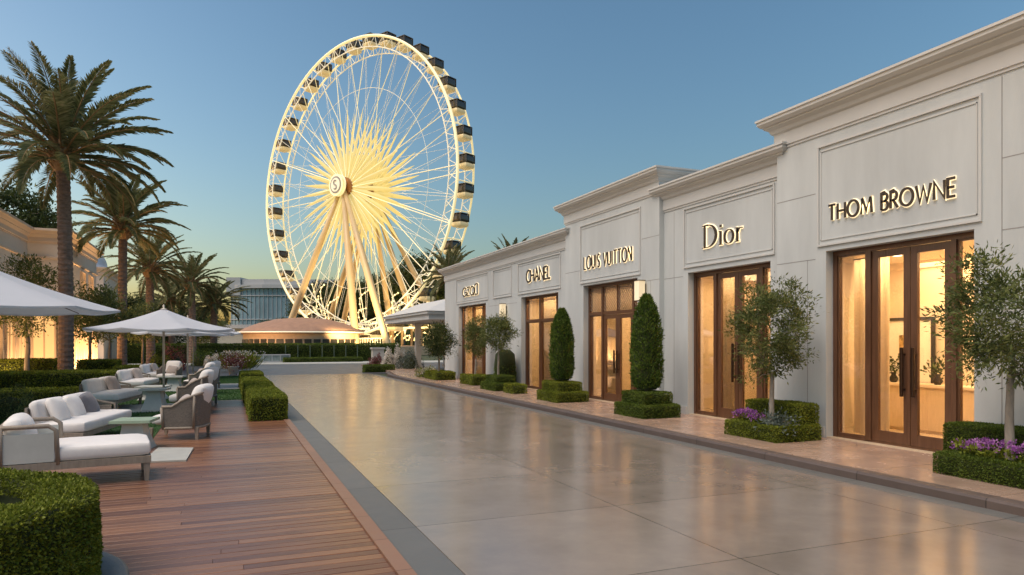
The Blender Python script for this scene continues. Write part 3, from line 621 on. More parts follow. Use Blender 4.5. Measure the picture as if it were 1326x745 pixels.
lab = [(188, 72, .55, 'dark tree filling the gap behind the second palm'), (232, 76, .5, 'dark tree behind the upright palm'), (262, 84, .48, 'dark tree right behind the short bushy palm'), (165, 66, .48, 'dark tree half hidden by the second palm trunk'),
       (545, 118, 1.05, 'tall dark tree behind the right foot of the big wheel'), (522, 130, .95, 'dark tree behind the right legs of the big wheel'), (415, 135, .85, 'dark tree behind the left legs of the big wheel'),
       (398, 128, .7, 'dark tree left of the wheel legs above the pavilion roof'), (433, 126, .72, 'bushy dark tree between the left and middle wheel legs'), (466, 128, .78, 'bushy dark tree just behind the middle wheel legs'), (503, 126, .8, 'bushy dark tree left of the right wheel leg'),
       (448, 138, .9, 'dark tree behind the middle legs of the big wheel'), (486, 134, .92, 'dark tree behind the wheel just right of its middle legs'), (585, 112, .85, 'dark tree below the palm top right of the big wheel'), (345, 112, .42, 'broad green shrubby tree in front of the glass office block'), (368, 116, .46, 'green tree between the office block and the wheel rim')]
for i, (px, d, s_, l_) in enumerate(lab):
    x, y = at(px, d); dup(big, (x, y, -1.0 * s_ if s_ > .6 else -2.2 * s_ * 2), i * 1.3, (s_ * 1.05, s_ * 1.05, s_), l_, 'dark trees in the distance')
mb = MB(); rng = np.random.RandomState(77)
n_ = 26000; ang = rng.uniform(R(20), R(130), n_); rad_ = rng.uniform(190, 230, n_); hh = (5 + 4 * np.sin(ang * 23) + 2.5 * np.sin(ang * 57)) 
P = np.stack([np.cos(ang) * rad_, np.sin(ang) * rad_, rng.uniform(0, 1, n_) ** .8 * (4 + hh * .6)], 1); mb.leaves(P, nrm(P * [0, 0, 1] + [0, 0, 1.]), 1.6, 1.0, rng, .3)
tag(mb.build('distant_woodland', 'tree'), 'low dark line of distant trees on the horizon', 'woodland', kind='stuff')

# ------------------------------------------------------------------ letters
def arc(cx, cy, rx, ry, a0, a1, n=14): return [(cx + rx * math.cos(R(a0 + (a1 - a0) * i / n)), cy + ry * math.sin(R(a0 + (a1 - a0) * i / n))) for i in range(n + 1)]
def G(ch):
    g = {
     'T': (.62, [[(0, 1), (.62, 1)], [(.31, 1), (.31, 0)]]), 'H': (.68, [[(0, 0), (0, 1)], [(.68, 0), (.68, 1)], [(0, .52), (.68, .52)]]),
     'O': (.95, [arc(.475, .5, .475, .5, 90, 450, 28)]), 'M': (.9, [[(0, 0), (.1, 1), (.45, .18), (.8, 1), (.9, 0)]]),
     'B': (.5, [[(0, 0), (0, 1), (.22, 1)] + arc(.22, .76, .24, .24, 90, -90, 10) + [(0, .52)], [(.22, .52)] + arc(.24, .26, .27, .26, 90, -90, 10) + [(0, 0)]]),
     'R': (.52, [[(0, 0), (0, 1), (.22, 1)] + arc(.22, .74, .26, .26, 90, -90, 10) + [(0, .48)], [(.2, .48), (.55, 0)]]),
     'W': (1.05, [[(0, 1), (.27, 0), (.52, .9), (.78, 0), (1.05, 1)]]), 'N': (.7, [[(0, 0), (0, 1), (.7, 0), (.7, 1)]]),
     'E': (.48, [[(.48, 1), (0, 1), (0, 0), (.48, 0)], [(0, .52), (.42, .52)]]), 'L': (.45, [[(0, 1), (0, 0), (.45, 0)]]),
     'U': (.64, [[(0, 1), (0, .32)] + arc(.32, .32, .32, .32, 180, 360, 12) + [(.64, 1)]]), 'I': (.16, [[(.08, 0), (.08, 1)]]),
     'S': (.5, [arc(.25, .74, .23, .26, 40, 270, 14) + arc(.25, .24, .25, .24, 90, -140, 14)]),
     'V': (.72, [[(0, 1), (.36, 0), (.72, 1)]]), 'C': (.75, [arc(.48, .5, .48, .5, 45, 315, 22)]), 'A': (.76, [[(0, 0), (.38, 1), (.76, 0)], [(.13, .34), (.63, .34)]]),
     'G': (.8, [arc(.46, .5, .46, .5, 45, 330, 22) + [(.86, .45), (.5, .45)]]), 'Z': (.55, [[(0, 1), (.55, 1), (0, 0), (.55, 0)]]),
     'Q': (.8, [arc(.4, .5, .4, .5, 90, 450, 24), [(.5, .25), (.8, -.05)]]), '0': (.6, [[(0.12, 1.18), (.48, 1.18), (.6, 1.05), (.6, .1), (.48, 0), (.12, 0), (0, .1), (0, 1.05), (.12, 1.18)]]),
     'D': (.9, [[(.12, 0), (.12, 1)], [(-.04, 1), (.3, 1)] + arc(.3, .5, .55, .5, 90, -90, 22) + [(-.04, 0)]]),
     'i': (.16, [[(.08, 0), (.08, .6)], [(-.04, .59), (.08, .6)], [(-.04, 0.012), (.2, 0.012)], [(.08, .78), (.08, .88)]]),
     'o': (.52, [arc(.26, .3, .26, .3, 90, 450, 24)]),
     'r': (.4, [[(.08, 0), (.08, .6)], [(-.04, .59), (.08, .6)], [(-.04, 0.012), (.2, 0.012)], [(.08, .38)] + arc(.28, .38, .18, .2, 150, 60, 8)]),
     ' ': (.35, [])}
    return g[ch]
def ribbons(text, sp, w, contrast=0.0):
    """text -> list of (centre line, half widths); unit cap height"""
    x = 0.0; out = []
    for ch in text:
        adv, st = G(ch)
        for s_ in st:
            P = np.array([(a + x, b_) for a, b_ in s_]); T = nrm(np.gradient(P, axis=0))
            hw = w * .5 * ((1 - contrast) + contrast * np.abs(T[:, 1]) ** 1.5)
            if ch == 'D' and contrast and len(s_) > 10: hw = hw * 1.25
            out.append((P, hw))
        x += adv + sp
    return out, x - sp
def sign(text, X, yl, yr, zb, cap, label, w=.12, sp=.2, contrast=0.0, depth=.035, standoff=.042):
    rb, wid = ribbons(text, sp, w, contrast); sx = (yl - yr) / wid
    t = thing('shop_sign', label, 'sign', (X, (yl + yr) / 2, zb), group=None)
    def slabs(mb, x0, x1, grow_):
        for P, hw in rb:
            Q = P * [sx, cap]
            segs = len(Q) - 1; smoothy = segs > 5
            T = nrm(np.diff(Q, axis=0))
            hwm = hw * cap + grow_
            if segs > 5 or True:
                # mitred ribbon
                nl = []; 
                for i in range(len(Q)):
                    t0 = T[max(0, i - 1)]; t1 = T[min(segs - 1, i)]
                    closed = np.allclose(Q[0], Q[-1])
                    if closed and i in (0, segs): t0, t1 = T[-1], T[0]
                    n0 = np.array([-t0[1], t0[0]]); n1 = np.array([-t1[1], t1[0]]); mm = n0 + n1; l2 = max(.35, float(np.dot(mm, mm)) / 2)
                    nl.append(mm / l2 * 1.0 if np.dot(mm, mm) > .2 else n1)
                nl = np.array(nl)
                A = Q + nl * hwm[:, None]; B_ = Q - nl * hwm[:, None]
                V = []
                for i in range(len(Q)):
                    for (p, xx) in ((A[i], x0), (B_[i], x0), (B_[i], x1), (A[i], x1)): V.append((xx, yl - p[0], zb + p[1]))
                F = [(4 * i + j, 4 * i + (j + 1) % 4, 4 * i + 4 + (j + 1) % 4, 4 * i + 4 + j) for i in range(segs) for j in range(4)]
                F += [(0, 1, 2, 3), (4 * segs + 3, 4 * segs + 2, 4 * segs + 1, 4 * segs)]
                mb.raw(V, F)
    a = MB(); slabs(a, X - .042, X - .022, 0); a.build('lettering', 'brass', t, True)
    b = MB(); slabs(b, X - .0215, X - .006, .004 + cap * .026); b.build('backlight', 'sign_glow', t, True)
    return t

# ------------------------------------------------------------------ the white shops
def area(loc, rot, sx, sy, power, col=(1, .66, .33), spread=None):
    l = bpy.data.lights.new('lamp', 'AREA'); l.shape = 'RECTANGLE'; l.size = sx; l.size_y = sy; l.energy = power * 0.46; l.color = col
    if spread: l.spread = spread
    o = bpy.data.objects.new('lamp_light', l); C.objects.link(o); o.location = loc; o.rotation_euler = rot; return o

def cornice(mb, x0, x1, y0, y1, H, s=1.0):
    """stack of mouldings carried round the block; (projection, height below top)"""
    P = [(0.0, -.62), (.025, -.62), (.025, -.575), (.05, -.57), (.05, -.33), (.10, -.30), (.13, -.24), (.22, -.19), (.22, -.165), (.27, -.155), (.33, -.10), (.33, -.045), (.36, -.04), (.36, 0.0), (0.0, 0.02)]
    V = []; 
    for (o_, z) in P:
        o_ *= s
        V += [(x0 - o_, y0 - o_, H + z), (x1 + o_, y0 - o_, H + z), (x1 + o_, y1 + o_, H + z), (x0 - o_, y1 + o_, H + z)]
    F = [(4 * i + j, 4 * i + (j + 1) % 4, 4 * i + 4 + (j + 1) % 4, 4 * i + 4 + j) for i in range(len(P) - 1) for j in range(4)]
    mb.raw(V, F)

def pane_frame(mb, X, y0, y1, z0, z1, w, d, mi=0):
    mb.box(X, X + d, y0, y0 + w, z0, z1, mi); mb.box(X, X + d, y1 - w, y1, z0, z1, mi)
    mb.box(X + .002, X + d - .002, y0 + w, y1 - w, z0, z0 + w * 1.6, mi); mb.box(X + .002, X + d - .002, y0 + w, y1 - w, z1 - w, z1, mi)

def store(label, X, Y0, Y1, H, openings, panels, ztop=3.48, depth=9.0, seams=(), cs=.82):
    t = thing('shop_building', label, 'building', (X, (Y0 + Y1) / 2, 0))
    w = MB(); th = .34
    cur = Y0
    for (a, b_) in sorted(openings):                          # a<b
        w.box(X, X + th, cur, a, 0.0, ztop); cur = b_
    w.box(X, X + th, cur, Y1, 0.0, ztop)
    w.box(X, X + th, Y0, Y1, ztop, H - .02)
    w.box(X + th, X + depth, Y0, Y0 + .2, 0, H - .02); w.box(X + th, X + depth, Y1 - .2, Y1, 0, H - .02); w.box(X + depth - .2, X + depth, Y0 + .2, Y1 - .2, 0, H - .02)
    w.build('wall', 'stucco', t, True)
    g = MB(); g.box(X + .1, X + depth - .1, Y0 + .1, Y1 - .1, H - .5, H - .35); g.build('roof', 'groove', t, True)
    g = MB(); cornice(g, X, X + depth, Y0, Y1, H, cs); g.build('cornice', 'trim', t, True)
    pl = MB(); cur = Y0
    for (a, b_) in sorted(openings) + [(Y1, Y1)]:
        if a - cur > .1:
            pl = MB(); pl.box(X - .03, X - .001, cur, a - .02, .1, .30); pl.build('plinth', 'trim', t, True)
        cur = b_ + .02
    mo = MB(); e = .035; p = .028
    for (a, b_, z0, z1) in panels:
        mo.box(X - p, X, a, a + e, z0, z1); mo.box(X - p, X, b_ - e, b_, z0, z1); mo.box(X - p - .002, X, a, b_, z1, z1 + e); mo.box(X - p - .002, X, a, b_, z0 - e, z0)
        # inner bead
        mo.box(X - p * .5, X, a + .07, a + .085, z0 + .07, z1 - .07); mo.box(X - p * .5, X, b_ - .085, b_ - .07, z0 + .07, z1 - .07); mo.box(X - p * .5, X, a + .07, b_ - .07, z1 - .085, z1 - .07); mo.box(X - p * .5, X, a + .07, b_ - .07, z0 + .07, z0 + .085)
    if panels: mo.build('moulding', 'trim', t, True)
    sm = MB()
    for (kind, *v) in seams:
        if kind == 'v': sm.box(X - .0025, X, v[0] - .007, v[0] + .007, v[1], v[2])
        else: sm.box(X - .0025, X, v[0], v[1], v[2] - .007, v[2] + .007)
    if seams: sm.build('wall_joints', 'groove', t, True)
    return t

def interior(t, X, y0, y1, depth=3.2, H=3.42, light=110, floorz=.13, m0=.6, m1=.6):
    g = MB(); x0 = X + .36; x1 = X + depth
    g.box(x0, x1, y0 - m0 - .06, y0 - m0, floorz, H); g.box(x0, x1, y1 + m1, y1 + m1 + .06, floorz, H); g.box(x1, x1 + .12, y0 - m0 - .06, y1 + m1 + .06, floorz, H); g.box(x0, x1 + .12, y0 - m0 - .06, y1 + m1 + .06, H, H + .06)
    g.box(x1 - .03, x1, y0 - m0, y1 + m1, floorz, floorz + .16); g.box(x1 - .05, x1, y0 - m0, y1 + m1, H - .14, H)
    g.build('inner_room', 'cream', t, True)
    g = MB(); g.box(X + .02, x1, y0 - .02, y1 + .02, -.1, floorz); g.box(x0, x1, y1 + .02, y1 + m1, -.1, floorz); g.box(x0, x1, y0 - m0, y0 - .02, -.1, floorz); g.build('inner_floor', 'floor_in', t, True)
    for yy in (y0 + .35, (y0 + y1) / 2, y1 - .35):
        c = MB(); c.lathe([(0, H - .005), (.06, H - .005), (.075, H - .012), (.075, H - .002)], 12, (x0 + 1.0, yy, 0)); c.build('ceiling_light', 'downlight', t, True)
    area((X + 1.75, (y0 + y1) / 2, H - .05), (0, 0, 0), 1.8, y1 - y0 + .4, light * 1.05)
    area((X + .46, (y0 + y1) / 2, H - .04), (0, R(-28), 0), .12, y1 - y0, light * .4)  # added unseen strip behind the glass, washes the curtain fronts with light

def joinery(t, X, a, b_, ztop, cols, transom=None, handles=(), lattice=False, zb=.13):
    """frame round the whole opening; cols = list of (y0, y1, kind) with kind 'side' or 'door'"""
    XF = X + .17
    f = MB(); fw = .085
    f.box(XF, XF + .13, a, a + fw, zb, ztop); f.box(XF, XF + .13, b_ - fw, b_, zb, ztop); f.box(XF, XF + .13, a + fw, b_ - fw, ztop - fw, ztop); f.box(XF + .01, XF + .13, a + fw, b_ - fw, zb, zb + .03)
    if transom: f.box(XF + .003, XF + .12, a + fw, b_ - fw, transom, transom + .09)
    for i in range(len(cols) - 1):
        ym = (cols[i][1] + cols[i + 1][0]) / 2; both = cols[i][2] == 'door' and cols[i + 1][2] == 'door'
        if not both: f.box(XF - .01, XF + .12, cols[i][1], cols[i + 1][0], zb + .03, ztop - fw)
        elif transom: f.box(XF + .004, XF + .118, cols[i][1], cols[i + 1][0] + .03, transom + .09, ztop - fw)
    f.build('door_frame', 'bronze', t, True)
    for (y0, y1, kd) in cols:
        zt = transom if transom else ztop - fw
        if kd == 'door':
            d = MB(); pane_frame(d, XF + .02, y0 + .006, y1 - .006, zb + .035, zt - .008, .115, .06); do = d.build('door', 'bronze', t, True)
            g = MB(); g.box(XF + .045, XF + .053, y0 + .121, y1 - .121, zb + .22, zt - .12); g.build('glass_pane', 'glass', do, True)
            for (hy, hz0, hz1) in handles:
                if y0 < hy < y1:
                    h = MB(); h.rbox((XF - .055, hy, (hz0 + hz1) / 2), (.04, .06, hz1 - hz0), .012, n=4); h.box(XF - .05, XF + .03, hy - .015, hy + .015, hz0 + .1, hz0 + .13); h.box(XF - .05, XF + .03, hy - .015, hy + .015, hz1 - .13, hz1 - .1)
                    h.build('handle', 'dark_bronze', do, True)
        else:
            d = MB(); pane_frame(d, XF + .02, y0, y1, zb + .03, zt - .001, .035, .07); do = d.build('side_window', 'bronze', t, True)
            g = MB(); g.box(XF + .045, XF + .053, y0 + .035, y1 - .035, zb + .09, zt - .035); g.build('glass_pane', 'glass', do, True)
        if transom:
            g = MB(); g.box(XF + .045, XF + .053, y0 + .02, y1 - .02, transom + .09, ztop - fw)
            tw = g.build('transom_pane', 'glass', t, True)
            if lattice:
                l = MB(); z0 = transom + .09; z1 = ztop - fw; st = .11; w_ = .008
                l.box(XF + .09, XF + .1, y0, y1, z0, z1, 1)
                k_ = y0 - (z1 - z0)
                while k_ < y1:
                    for sg in (1, -1):
                        # clipped diagonal
                        ya, yb = (k_, k_ + (z1 - z0)) if sg > 0 else (k_ + (z1 - z0), k_)
                        za, zb_ = z0, z1
                        p, q = [ya, za], [yb, zb_]
                        def clip(p, q):
                            for lim, s2 in ((y0, 1), (y1, -1)):
                                if (p[0] - lim) * s2 < 0 and (q[0] - lim) * s2 < 0: return None
                                if (p[0] - lim) * s2 < 0: tt_ = (lim - p[0]) / (q[0] - p[0]); p = [lim, p[1] + tt_ * (q[1] - p[1])]
                                if (q[0] - lim) * s2 < 0: tt_ = (lim - q[0]) / (p[0] - q[0]); q = [lim, q[1] + tt_ * (p[1] - q[1])]
                            return p, q
                        r_ = clip(p, q)
                        if r_ and abs(r_[0][0] - r_[1][0]) > .01:
                            l.tube([(XF + .03, r_[0][0], r_[0][1]), (XF + .03, r_[1][0], r_[1][1])], w_, 4)
                    k_ += st
                l.build('lattice', ['teak', 'screen'], t, True)
    return t

XA, XB = 10.0, 10.14          # projecting / recessed fronts
S = []
# nearest shop
tb = store('tall nearest shop block with the widest glass doors at the right', XA, 5.55, 10.62, 6.2, [(6.74, 9.42)], [(6.62, 9.6, 3.6, 5.36)], 3.47, seams=[('v', 6.35, .3, 5.55), ('h', 5.55, 6.35, 4.4), ('h', 5.55, 6.35, 3.4), ('h', 9.66, 10.62, 4.55), ('h', 9.66, 10.62, 3.35), ('v', 9.85, .3, 3.35)])
interior(tb, XA, 6.74, 9.42, 2.6, 3.42, 110, m0=.9, m1=.94)
joinery(tb, XA, 6.74, 9.42, 3.47, [(6.83, 7.12, 'side'), (7.2, 7.9, 'door'), (7.9, 8.62, 'door'), (8.72, 9.33, 'side')], None, [(8.0, .95, 1.75), (7.8, .95, 1.75)])
# Dior-type block
db = store('low shop block with the serif sign, between two taller blocks', XB, 10.62, 14.62, 5.68, [(10.95, 13.65)], [(10.82, 13.8, 3.62, 4.98)], 3.47, seams=[('v', 14.2, .3, 5.0), ('h', 13.84, 14.62, 3.4)])
interior(db, XB, 10.95, 13.65, 2.7, 3.42, 100, m0=.1)
joinery(db, XB, 10.95, 13.65, 3.47, [(11.04, 11.35, 'side'), (11.44, 12.12, 'door'), (12.12, 12.82, 'door'), (12.92, 13.56, 'side')], None, [(12.22, .95, 1.8), (12.02, .95, 1.8)])
lv = store('tall middle shop block with lattice panes above its doors', XA, 14.62, 19.8, 6.15, [(15.62, 18.6)], [(15.45, 18.78, 3.62, 5.32)], 3.52, seams=[('h', 14.62, 15.42, 4.5), ('h', 14.62, 15.42, 3.4), ('h', 18.8, 19.8, 4.0), ('v', 15.0, .3, 3.4)])
interior(lv, XA, 15.62, 18.6, 3.0, 3.46, 100)
joinery(lv, XA, 15.62, 18.6, 3.52, [(15.71, 16.05, 'side'), (16.13, 16.92, 'door'), (16.92, 17.72, 'door'), (17.8, 18.51, 'side')], 2.62, [(17.0, .95, 1.6), (16.84, .95, 1.6)], True)
fb = store('long low far shop block holding the two farthest shops', XB, 19.8, 33.4, 5.42, [(20.6, 23.7), (27.5, 31.2)], [(20.4, 24.0, 3.62, 4.72), (24.6, 26.6, 3.62, 4.72), (27.2, 31.5, 3.62, 4.72)], 3.47, seams=[('h', 24.1, 27.1, 3.3), ('v', 25.9, .3, 3.5)])
interior(fb, XB, 20.6, 23.7, 2.6, 3.42, 105)
interior(fb, XB, 27.5, 31.2, 2.6, 3.42, 110)
joinery(fb, XB, 20.6, 23.7, 3.47, [(20.69, 21.0, 'side'), (21.08, 22.35, 'side'), (22.47, 23.61, 'side')], 2.55)
joinery(fb, XB, 27.5, 31.2, 3.47, [(27.59, 28.3, 'side'), (28.4, 29.6, 'door'), (29.7, 31.1, 'side')], 2.4)
nb = store('plain white shop block just outside the right edge', XB, -2.0, 5.55, 5.6, [], [], 3.47, seams=[('h', 0, 5.5, 3.4)])
s1 = sign('THOM BROWNE', XA, 9.33, 7.0, 4.0, .27, 'backlit bronze letters THOM BROWNE above the nearest doors', .15, .22)
s2 = sign('Dior', XB, 13.05, 11.72, 3.98, .5, 'backlit serif letters Dior on the low block beside the nearest shop', .13, .16, .75)
s3 = sign('LOUIS VUITTON', XA, 18.5, 15.85, 4.0, .37, 'backlit slim letters LOUIS VUITTON above the lattice panes', .115, .26)
s4 = sign('CHANEL', XB, 23.15, 21.15, 3.98, .42, 'backlit bold letters CHANEL on the second farthest shop', .17, .2)
s5 = sign('GZQ0', XB, 30.5, 28.4, 3.9, .38, 'small dark letters in a pale glow on the farthest shop', .17, .14)

def wall_lamp(X, Y, zc, label, h=.5):
    t = thing('wall_lamp', label, 'wall lamp', (X, Y, zc), group='lit wall lamps on the white shop fronts')
    g = MB(); g.box(X - .04, X, Y - .06, Y + .06, zc - h * .35, zc + h * .35); g.box(X - .16, X - .04, Y - .015, Y + .015, zc - .02, zc + .02); g.box(X - .25, X - .05, Y - .12, Y + .12, zc + h / 2, zc + h / 2 + .02); g.box(X - .25, X - .05, Y - .12, Y + .12, zc - h / 2 - .02, zc - h / 2); g.build('bracket', 'brass', t, True)
    g = MB(); g.box(X - .24, X - .06, Y - .11, Y + .11, zc - h / 2 + .001, zc + h / 2 - .001); g.build('lamp_shade', 'lampglass', t, True)
wall_lamp(XA, 15.28, 3.15, 'lit wall lamp above the taller cypress')
wall_lamp(XB, 25.2, 3.05, 'lit wall lamp above the round-headed tree')

# shop interiors
def counter(X, y0, y1, label, h=.91, d=.5):
    t = thing('display_counter', label, 'counter', (X, (y0 + y1) / 2, .13)); g = MB(); z = .13
    g.box(X, X + d, y0, y1, z + .06, z + h - .05); [g.box(X - .008, X, yy - .004, yy + .004, z + .1, z + h - .08) for yy in np.arange(y0 + .5, y1, .5)]; g.box(X + .03, X + d, y0 + .03, y1 - .03, z, z + .06); g.build('cabinet', 'cream_dark', t, True)
    g = MB(); g.box(X - .03, X + d + .02, y0 - .03, y1 + .03, z + h - .05, z + h); g.build('worktop', 'cream', t, True)
counter(XA + 2.05, 6.0, 10.3, 'cream cabinet counter along the back of the nearest shop')
t = thing('framed_artwork', 'dark-framed artwork with a gold print behind the nearest doors', 'picture', (XA + 2.55, 9.75, 1.7))
g = MB(); X_ = XA + 2.5; y0, y1, z0, z1 = 9.2, 10.3, .98, 2.32
for bx_ in ((y0, y0 + .06, z0, z1), (y1 - .06, y1, z0, z1), (y0 + .06, y1 - .06, z0, z0 + .06), (y0 + .06, y1 - .06, z1 - .06, z1)): g.box(X_, X_ + .05, *bx_)
g.build('frame', 'dark', t, True)
g = MB(); g.box(X_ + .03, X_ + .04, y0 + .06, y1 - .06, z0 + .06, z1 - .06); g.build('mount', 'paper', t, True)
g = MB(); g.box(X_ + .015, X_ + .028, y0 + .35, y1 - .35, z0 + .35, z1 - .35); g.build('print', 'gold_art', t, True)
def vase(x, y, z, h, label, m='dark', fl=True, seed=0):
    t = thing('flower_vase', label, 'vase', (x, y, z)); g = MB(); g.lathe([(0, 0), (.05, 0), (.09, h * .35), (.04, h * .75), (.055, h), (.045, h), (.03, h * .8)], 14); g.build('vessel', m, t)
    if fl:
        rg = np.random.RandomState(seed); g = MB(); P = rg.normal(size=(160, 3)) * [.1, .1, .09] + [0, 0, h + .1]; g.leaves(P, nrm(P - [0, 0, h - .1]), .07, .04, rg, 1.0); g.build('foliage', 'tree', t)
vase(XA + 2.2, 10.12, 1.04, .5, 'tall dark vase on the counter at the left edge of the framed artwork', fl=False)
vase(XA + 2.2, 9.82, 1.04, .2, 'small vase of greenery between the tall vase and the artwork', seed=3)
vase(XA + 2.2, 8.9, 1.04, .2, 'small vase of greenery below the framed artwork', seed=4)
# curtains / display walls in the other shops
def curtain(X, y0, y1, z0, z1, label, seed=0):
    n_ = int((y1 - y0) / .025); yy = np.linspace(y0, y1, n_); dx = .035 * np.sin(yy * 34 + seed) + .012 * np.sin(yy * 71 + seed * 3)
    V = [(X + dx[i], yy[i], z) for i in range(n_) for z in (z0, z1)] + [(X + dx[i] + .012, yy[i], z) for i in range(n_) for z in (z0, z1)]
    F = [(2 * i, 2 * i + 1, 2 * i + 3, 2 * i + 2) for i in range(n_ - 1)] + [(2 * n_ + 2 * i, 2 * n_ + 2 * i + 2, 2 * n_ + 2 * i + 3, 2 * n_ + 2 * i + 1) for i in range(n_ - 1)]
    t = thing('curtain', label, 'curtain', (X, (y0 + y1) / 2, z0)); g = MB(); g.raw(V, F, 0, True); g.build('cloth', 'curtain', t, True)
    g = MB(); g.tube([(X, y0 - .03, z1 + .01), (X, y1 + .03, z1 + .01)], .015, 8); g.build('rail', 'brass', t, True)
curtain(XB + .8, 12.9, 13.72, .15, 3.35, 'cream curtain behind the left side window of the serif-sign shop', 1)
curtain(XA + .8, 8.75, 9.5, .15, 3.35, 'cream curtain behind the left side window of the nearest shop', 2)
curtain(XB + .8, 22.5, 23.7, .15, 3.35, 'cream curtain in the left window of the shop with bold letters', 3)
curtain(XB + .8, 29.8, 31.2, .15, 3.35, 'cream curtain in the left window of the farthest shop', 4)
curtain(XA + .8, 17.85, 18.55, .15, 2.6, 'cream curtain behind the left side window below the lattice', 5)
def cabinet(X, y0, y1, h, label, shelves=3):
    t = thing('display_shelf', label, 'shelf unit', (X, (y0 + y1) / 2, .13)); g = MB()
    g.box(X + .3, X + .33, y0, y1, .13, h); g.box(X, X + .3, y0, y0 + .04, .13, h); g.box(X, X + .3, y1 - .04, y1, .13, h); g.box(X, X + .3, y0 + .04, y1 - .04, h - .04, h); g.build('carcass', 'cream_dark', t, True)
    for i in range(shelves): 
        z = .35 + i * (h - .5) / shelves; g = MB(); g.box(X + .01, X + .3, y0 + .04, y1 - .04, z, z + .035); g.build('shelf', 'cream', t, True)
    return t
cabinet(XA + 2.6, 16.2, 17.5, 2.4, 'cream shelf unit behind the latticed shop doors')
cabinet(XB + 2.3, 11.2, 12.7, 2.5, 'cream shelf unit at the back of the serif-sign shop')
cabinet(XB + 2.2, 21.1, 22.3, 2.4, 'cream shelf unit at the back of the shop with bold letters')
def handbag(x, y, z, label, s=1.0, m='dark'):
    t = thing('handbag', label, 'handbag', (x, y, z)); g = MB(); V = [(-.06, -.16, 0), (.06, -.16, 0), (.06, .16, 0), (-.06, .16, 0), (-.035, -.12, .22), (.035, -.12, .22), (.035, .12, .22), (-.035, .12, .22)]
    g.raw(np.array(V) * s, [(0, 3, 2, 1), (4, 5, 6, 7), (0, 1, 5, 4), (1, 2, 6, 5), (2, 3, 7, 6), (3, 0, 4, 7)]); g.build('bag_body', m, t)
    g = MB(); a = np.linspace(0, PI, 9); g.tube(np.stack([0 * a, np.cos(a) * .07, .22 + np.sin(a) * .1], 1) * s, .008 * s, 5); g.build('handle', 'brass', t)
handbag(XA + 2.75, 16.6, 1.07, 'dark handbag on the right of the shelf behind the lattice doors')
handbag(XA + 2.75, 17.1, 1.07, 'brown handbag on the left of the shelf behind the lattice doors', 1.0, 'bronze')
# mannequin: dress form on a stand
t = thing('dress_form', 'dark clothed dress form behind the latticed shop doors', 'dress form', (XA + 1.3, 17.0, .13))
g = MB(); prof = [(0, .75), (.24, .75), (.19, .95), (.125, 1.12), (.15, 1.3), (.17, 1.42), (.12, 1.52), (.05, 1.56), (.045, 1.64), (0, 1.66)]
g.lathe(prof, 16); g.ch[-1] = (g.ch[-1][0] * [.72, 1.1, 1], *g.ch[-1][1:]); g.build('torso', 'dark', t)
g = MB(); g.tube([(0, 0, .02), (0, 0, .8)], .018, 8); g.lathe([(0, 0), (.17, 0), (.17, .02), (0, .03)], 16); g.build('stand', 'brass', t)
vase(XB + .9, 21.55, .13, .8, 'tall floor vase of pale blossom behind the window with bold letters', 'dark', True, 9)

# portico beyond the far corner
t = thing('portico', 'low white portico with square columns at the far end of the shops', 'portico', (12.5, 41, 0))
g = MB(); V = [(9.7, 35.2, 3.45), (17, 35.2, 3.45), (17, 46.3, 3.45), (9.7, 46.3, 3.45), (11.6, 37.5, 4.25), (15.2, 37.5, 4.25), (15.2, 44, 4.25), (11.6, 44, 4.25)]
g.raw(V, [(0, 3, 2, 1), (4, 5, 6, 7), (0, 1, 5, 4), (1, 2, 6, 5), (2, 3, 7, 6), (3, 0, 4, 7)]); g.build('roof', 'trim', t, True)
g = MB(); g.box(9.85, 16.9, 35.35, 46.15, 3.0, 3.44); g.box(9.75, 17, 35.25, 46.25, 3.3, 3.445); g.build('fascia', 'stucco', t, True)
for (x, y) in ((11.25, 36.2), (11.25, 42.9), (13.9, 45.5), (16.4, 45.5)):
    g = MB(); g.box(x - .17, x + .17, y - .17, y + .17, .3, 2.85); g.box(x - .24, x + .24, y - .24, y + .24, 0.1, .3); g.box(x - .24, x + .24, y - .24, y + .24, 2.85, 3.0); g.build('column', 'trim', t, True)
g = MB(); g.box(15.5, 15.8, 35.4, 45.6, .1, 3.0); g.build('wall', 'stucco', t, True)
area((12.8, 41, 2.9), (0, 0, 0), 3, 7, 22)

# ------------------------------------------------------------------ villa on the left
t = thing('villa', 'cream villa with stepped cornice and glowing tall windows behind the palms', 'building', (-12, 43, 0))
poly = [(-9.6, 20), (-9.6, 43.2), (-7.9, 43.2), (-7.9, 53), (-22, 53), (-22, 20)]
g = MB(); g.prism(poly, 0, 7.45); g.build('wall', 'villa', t, True)
def poly_cornice(mb, poly, H, prof):
    n = len(poly); P = np.array(poly, float); V = []
    for (o_, z) in prof:
        for i in range(n):
            a, b_, c = P[i - 1], P[i], P[(i + 1) % n]; d0 = nrm(b_ - a); d1 = nrm(c - b_); n0 = np.array([-d0[1], d0[0]]); n1 = np.array([-d1[1], d1[0]])
            V.append((*(b_ + (n0 + n1) / max(.5, 1 + float(n0 @ n1)) * o_ * SG), H + z))
    m = len(prof); mb.raw(V, [(k_ * n + i, k_ * n + (i + 1) % n, (k_ + 1) * n + (i + 1) % n, (k_ + 1) * n + i) for k_ in range(m - 1) for i in range(n)])
SG = 1 if sum(poly[i][0] * poly[(i + 1) % 6][1] - poly[(i + 1) % 6][0] * poly[i][1] for i in range(6)) < 0 else -1
